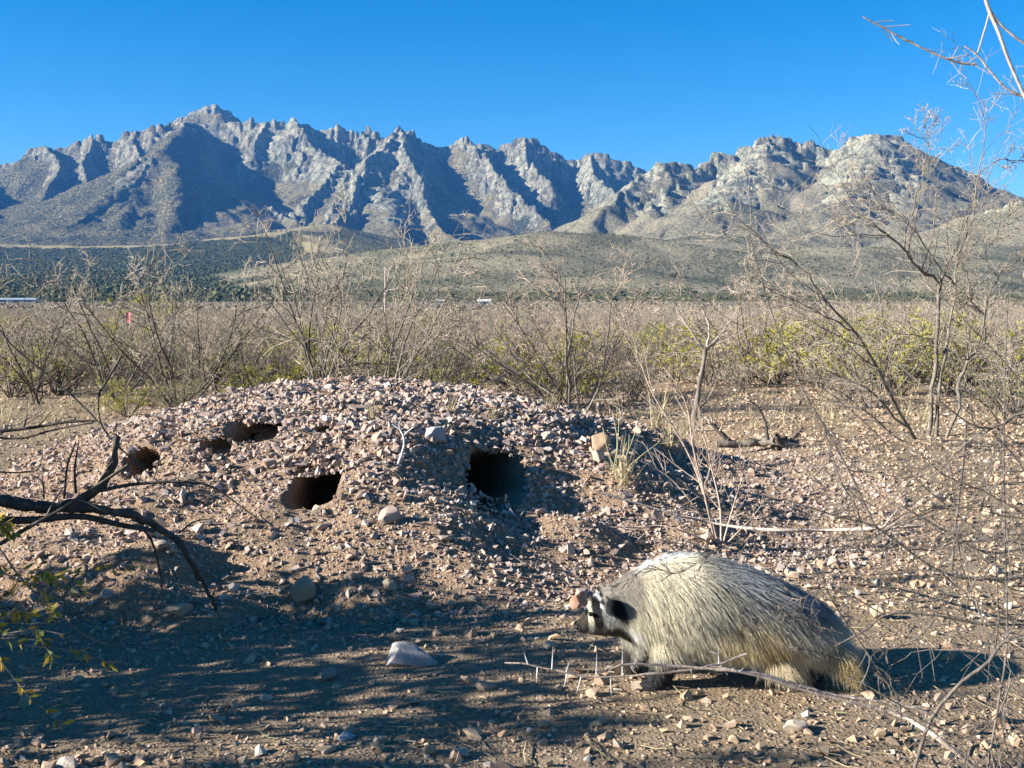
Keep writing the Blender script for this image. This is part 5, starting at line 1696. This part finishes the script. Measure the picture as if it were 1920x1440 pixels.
def badger_colour(p, nrm, r):
    """coat colour by place on the body; p local xyz"""
    n = len(p)
    px = p[:, 0] * BPX + 1340; py = 1297 - p[:, 2] * BPX
    def C(c): return np.tile(np.array(c, float), (n, 1))
    def over(col, c, m): return col * (1 - m[:, None]) + np.array(c) * m[:, None]
    cream, buff, grey, white, black, brown = (0.61, 0.545, 0.40), (0.66, 0.46, 0.23), (0.20, 0.205, 0.205), (0.72, 0.72, 0.71), (0.012, 0.011, 0.012), (0.075, 0.055, 0.040)
    col = C(cream)
    nz = fbm(px / 46, py / 60, 3, 7); nz2 = fbm(px / 16, py / 26, 2, 8)
    col = over(col, grey, np.clip(sstep(1270, 1400, px + 60 * nz) * sstep(1180, 1110, py - 35 * nz), 0, 1) * 0.85)
    col = over(col, (0.17, 0.15, 0.12), sstep(0.12, 0.35, fbm(px / 22, py / 34, 3, 12)) * sstep(1230, 1300, px) * sstep(1200, 1150, py) * 0.55)
    col = over(col, (0.10, 0.11, 0.125), sstep(1480, 1575, px + 15 * nz) * sstep(1210, 1140, py) * 0.75)
    col = over(col, buff, hard(px, py, 1405, 1185, 72, 36, 0.25, 0.6) * 0.95)
    col = over(col, (0.80, 0.62, 0.34), hard(px, py, 1368, 1172, 36, 24, 0, 0.6) * 0.8)
    col = over(col, (0.48, 0.40, 0.22), g2(px, py, 1345, 1080, 22, 40) * 0.4 + g2(px, py, 1430, 1085, 14, 26) * 0.5 + g2(px, py, 1535, 1215, 30, 26) * 0.5)
    # mantle line: white over nape and shoulders
    top = sstep(0.35, 0.70, nrm[:, 2]) * sstep(0.026, 0.010, np.abs(p[:, 1] - 0.010))
    col = over(col, white, top * sstep(1160, 1200, px) * sstep(1310, 1270, px))
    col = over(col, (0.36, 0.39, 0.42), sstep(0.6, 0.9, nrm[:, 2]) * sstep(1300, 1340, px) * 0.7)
    col = over(col, (0.22, 0.195, 0.165), hard(px, py, 1146, 1104, 60, 40, -0.5, 0.5) * 0.9)      # grey-brown crown and neck
    # belly and chest white-grey fringe
    col = over(col, (0.66, 0.63, 0.55), sstep(1190, 1205, py) * sstep(1230, 1190, px) * 0.8)
    col = over(col, white, hard(px, py, 1384, 1222, 10, 16, 0, 0.5))
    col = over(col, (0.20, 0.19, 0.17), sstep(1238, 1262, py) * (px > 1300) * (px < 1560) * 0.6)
    # legs and paws black
    legm = sstep(1200, 1222, py) * ((np.abs(px - 1226) < 56) | (np.abs(px - 1485) < 60)) * sstep(0.022, 0.032, np.abs(p[:, 1]))
    col = over(col, black, legm * np.where(px < 1320, 1.0, sstep(1232, 1248, py)))
    # tail
    tail = tail_mask(px, py, p[:, 1])
    col = over(col, (0.46, 0.34, 0.16), tail)
    # head
    hd = px < 1182
    col = over(col, brown, hard(px, py, 1092, 1158, 20, 40, 0.35, 0.2))
    side = sstep(0.0, 0.3, np.abs(nrm[:, 1]) + 0.2)
    col = over(col, (0.40, 0.39, 0.35), hard(px, py, 1138, 1148, 20, 23, 0.3, 0.4) * hd)
    col = over(col, black, hard(px, py, 1155, 1139, 12, 22, -0.6, 0.3))
    col = over(col, black, sstep(10, 6.5, seg_dist(px, py, [(1121, 1122), (1118, 1145), (1119, 1168)])))
    col = over(col, (0.10, 0.075, 0.05), sstep(1166, 1176, py + 3 * nz2) * sstep(1186, 1172, px) * sstep(1100, 1112, px))
    col = over(col, (0.72, 0.68, 0.52), sstep(5.0, 3.2, seg_dist(px, py, [(1112, 1116), (1104, 1138), (1107, 1180)])))
    col = over(col, black, hard(px, py, 1099, 1147, 4.5, 6, 0, 0.3))
    col = over(col, (0.60, 0.60, 0.58), sstep(3.2, 1.7, seg_dist(px, py, [(1118, 1120), (1126, 1128), (1132, 1140)])))      # pale ear rim
    col = over(col, (0.020, 0.016, 0.015), hard(px, py, 1083, 1180, 7, 10, 0, 0.3))
    col = over(col, (0.78, 0.77, 0.72), hard(px, py, 1180, 1172, 12, 14, 0.5, 0.6) * 0.8)
    return np.clip(col, 0, 1), px, py


def build_badger():
    r = np.random.default_rng(83)
    me = badger_body()
    loc = (bx(1340) + (1340 - 960) / F * BD, BD, 0)
    gz = float(ground_h(np.array([loc[0]]), np.array([BD]))[0])
    # skin coloured like the coat
    n = len(me.vertices)
    V = np.empty(n * 3, np.float32); me.vertices.foreach_get('co', V); V = V.reshape(-1, 3).astype(float)
    N = np.empty(n * 3, np.float32); me.vertices.foreach_get('normal', N); N = N.reshape(-1, 3).astype(float)
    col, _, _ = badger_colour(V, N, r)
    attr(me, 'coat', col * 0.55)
    T = NT('mat_badger_skin')
    T.base(T.attr('coat').outputs['Color'])
    body = link('badger', me, T.m, None, category='badger', label='stocky grey badger with striped dark face nosing left over the dirt')
    body.location = (loc[0], loc[1], gz - 0.006)
    # fur
    me.calc_loop_triangles()
    tri = np.empty(len(me.loop_triangles) * 3, np.int32); me.loop_triangles.foreach_get('vertices', tri); tri = tri.reshape(-1, 3)
    A, B, Cc = V[tri[:, 0]], V[tri[:, 1]], V[tri[:, 2]]
    area = np.linalg.norm(np.cross(B - A, Cc - A), axis=1) / 2
    cen = (A + B + Cc) / 3
    w = area * np.where(cen[:, 0] < bx(1185), 5.0, 1.0)
    nh = 190000
    t = r.choice(len(tri), nh, p=w / w.sum())
    u = r.random((nh, 2)); fl = u.sum(1) > 1; u[fl] = 1 - u[fl]
    b0 = 1 - u.sum(1)
    root = A[t] * b0[:, None] + B[t] * u[:, :1] + Cc[t] * u[:, 1:]
    nr = N[tri[t, 0]] * b0[:, None] + N[tri[t, 1]] * u[:, :1] + N[tri[t, 2]] * u[:, 1:]
    nr /= np.linalg.norm(nr, axis=1)[:, None]
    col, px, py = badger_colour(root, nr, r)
    head = sstep(1195, 1150, px)
    muz = sstep(1125, 1100, px)
    legm = np.maximum(sstep(1230, 1246, py) * (px < 1555) * np.where(px > 1320, 1, 0) * sstep(0.02, 0.03, np.abs(root[:, 1])), sstep(1205, 1226, py) * sstep(1290, 1270, px))
    tail = tail_mask(px, py, root[:, 1])
    L = 0.041 + 0.010 * sstep(1180, 1235, py) + 0.006 * sstep(1480, 1560, px)
    L = L * (1 - head) + head * (0.011 * (1 - muz) + 0.004 * muz)
    L = L * (1 - legm) + 0.014 * legm
    L = L * (1 - tail) + 0.030 * tail
    ear = hard(px, py, 1131, 1126, 10, 14)
    L = L * (1 - 0.5 * ear)
    L *= r.uniform(0.5, 1.3, nh)
    flow = np.tile(np.array([0.62, 0.0, -0.78]), (nh, 1))
    flow[:, 0] = flow[:, 0] * (1 - tail) + 0.35 * tail
    flow += np.stack([0.35 * fbm(px / 30, py / 30, 2, 5), 0.25 * r.normal(size=nh) * 0.6, 0.35 * fbm(px / 30, py / 30, 2, 6)], -1)
    flow += r.normal(0, 0.125, (nh, 3))
    tan = flow - nr * np.sum(flow * nr, 1)[:, None]
    tan /= np.linalg.norm(tan, axis=1)[:, None] + 1e-9
    lift = np.where(px < 1185, 0.26, 0.25) + r.normal(0, 0.08, nh)
    lift = np.clip(lift, 0.08, 0.7)
    K = 6
    s = np.linspace(0, 1, K)
    d0 = tan * (1 - lift)[:, None] + nr * lift[:, None]
    d0 /= np.linalg.norm(d0, axis=1)[:, None]
    sag = np.array([0.06, 0, -0.34])
    # hairs gather into locks
    key = np.floor(root / 0.011).astype(int)
    hx = _h(key[:, 0] * 31 + key[:, 2], key[:, 1] * 17 + key[:, 2] * 5, 3) - 0.5; hz = _h(key[:, 0] * 13 + key[:, 1], key[:, 2] * 29, 4) - 0.5
    lock = np.stack([hx * 0.35, hx * 0.0, hz * 0.35], -1)
    pts = root[:, None, :] + (d0 + lock * 0.6)[:, None, :] * (s[None, :, None] * L[:, None, None]) + sag[None, None, :] * (s[None, :, None] ** 2) * (L[:, None, None] * (1 - 0.5 * head[:, None, None]))
    # keep hair out of the ground
    pts[:, :, 2] = np.maximum(pts[:, :, 2], 0.008)
    # grizzle: each hair its own tone, banded along its length
    tone = r.random(nh)
    base = col.copy()
    lum = base.mean(1)
    coat = (lum > 0.14) & (px > 1185) & (tail < 0.5)
    f = np.ones(nh)
    f = np.where(coat & (tone < np.where((px > 1310) & (py < 1150), 0.38, 0.17)), 0.34, f)
    f = np.where(coat & (tone > 0.68), 1.45, f)
    base = base * f[:, None] * r.uniform(0.85, 1.15, (nh, 1))
    band = np.array([0.55, 0.80, 1.0, 1.0, 0.80, 1.15])
    bandd = np.array([0.7, 0.8, 0.55, 0.35, 0.9, 1.7])
    bb = np.where((coat & (tone > 0.45) & (px > 1300) & (py < 1165))[:, None], bandd[None], band[None])
    bb = np.where((px < 1185)[:, None], np.ones(K)[None], bb)
    colp = np.clip(base[:, None, :] * bb[:, :, None], 0, 0.9)
    cv = bpy.data.hair_curves.new('fur')
    cv.add_curves([K] * nh)
    cv.attributes['position'].data.foreach_set('vector', pts.astype(np.float32).ravel())
    ra = cv.attributes.get('radius') or cv.attributes.new('radius', 'FLOAT', 'POINT')
    rad = np.tile(0.00033 * np.array([1.0, 1.0, 0.9, 0.75, 0.5, 0.15]), nh) * np.repeat(np.where(px < 1185, 0.8, 1.0), K)
    ra.data.foreach_set('value', rad.astype(np.float32))
    ca = cv.attributes.new('coat', 'FLOAT_COLOR', 'POINT')
    c4 = np.ones((nh * K, 4), np.float32); c4[:, :3] = colp.reshape(-1, 3)
    ca.data.foreach_set('color', c4.ravel())
    T = NT('mat_fur')
    T.base(T.attr('coat').outputs['Color'])
    T.b.inputs['Roughness'].default_value = 0.55
    T.b.inputs['Specular IOR Level'].default_value = 0.35
    cv.materials.append(T.m)
    fur = bpy.data.objects.new('fur', cv)
    COL.objects.link(fur)
    fur.parent = body
    # eyes, nose, claws
    def ball(name, c, rad, mat, sq=(1, 1, 1)):
        bm = bmesh.new(); bmesh.ops.create_uvsphere(bm, u_segments=14, v_segments=10, radius=rad)
        m = bpy.data.meshes.new(name); bm.to_mesh(m); bm.free()
        for p in m.polygons: p.use_smooth = True
        o = link(name, m, mat, body); o.location = c; o.scale = sq
        return o
    E = NT('mat_eye'); E.base((0.01, 0.008, 0.007)); E.b.inputs['Roughness'].default_value = 0.08; E.b.inputs['Specular IOR Level'].default_value = 0.6
    Nn = NT('mat_nose'); Nn.base((0.018, 0.015, 0.015)); Nn.b.inputs['Roughness'].default_value = 0.35
    for sgn in (-1, 1):
        ball('eye', (bx(1106), -0.044 + sgn * 0.0262, bz(1150)), 0.0056, E.m)
    ball('nose', (bx(1082), -0.053, bz(1178)), 0.0085, Nn.m, (0.8, 1.1, 0.8))
    Cl = NT('mat_claw'); Cl.base((0.36, 0.30, 0.22)); Cl.b.inputs['Roughness'].default_value = 0.4
    for s_, off in ((-1, 0.0), (1, -0.055)):
        for k in range(5):
            yy = s_ * 0.057 + (k - 2) * 0.010
            x0 = bx(1202) + off
            ls = [(np.array([[x0, yy, 0.010], [x0 - 0.012, yy, 0.012], [x0 - 0.024, yy, 0.004]]), np.array([0.003, 0.0024, 0.0005]))]
            link('claw', mesh_np('claw', *tubes(ls, 6), smooth=True), Cl.m, body)


# ------------------------------------------------------------------ build
build_ground()
build_mountains()
build_haze()
build_stones()
build_rocks()
build_shrubs()
build_thicket()
build_litter()
build_branches()
build_grass()
build_far_trees()
build_far_scrub()
build_buildings()
build_shade_bushes()
build_badger()
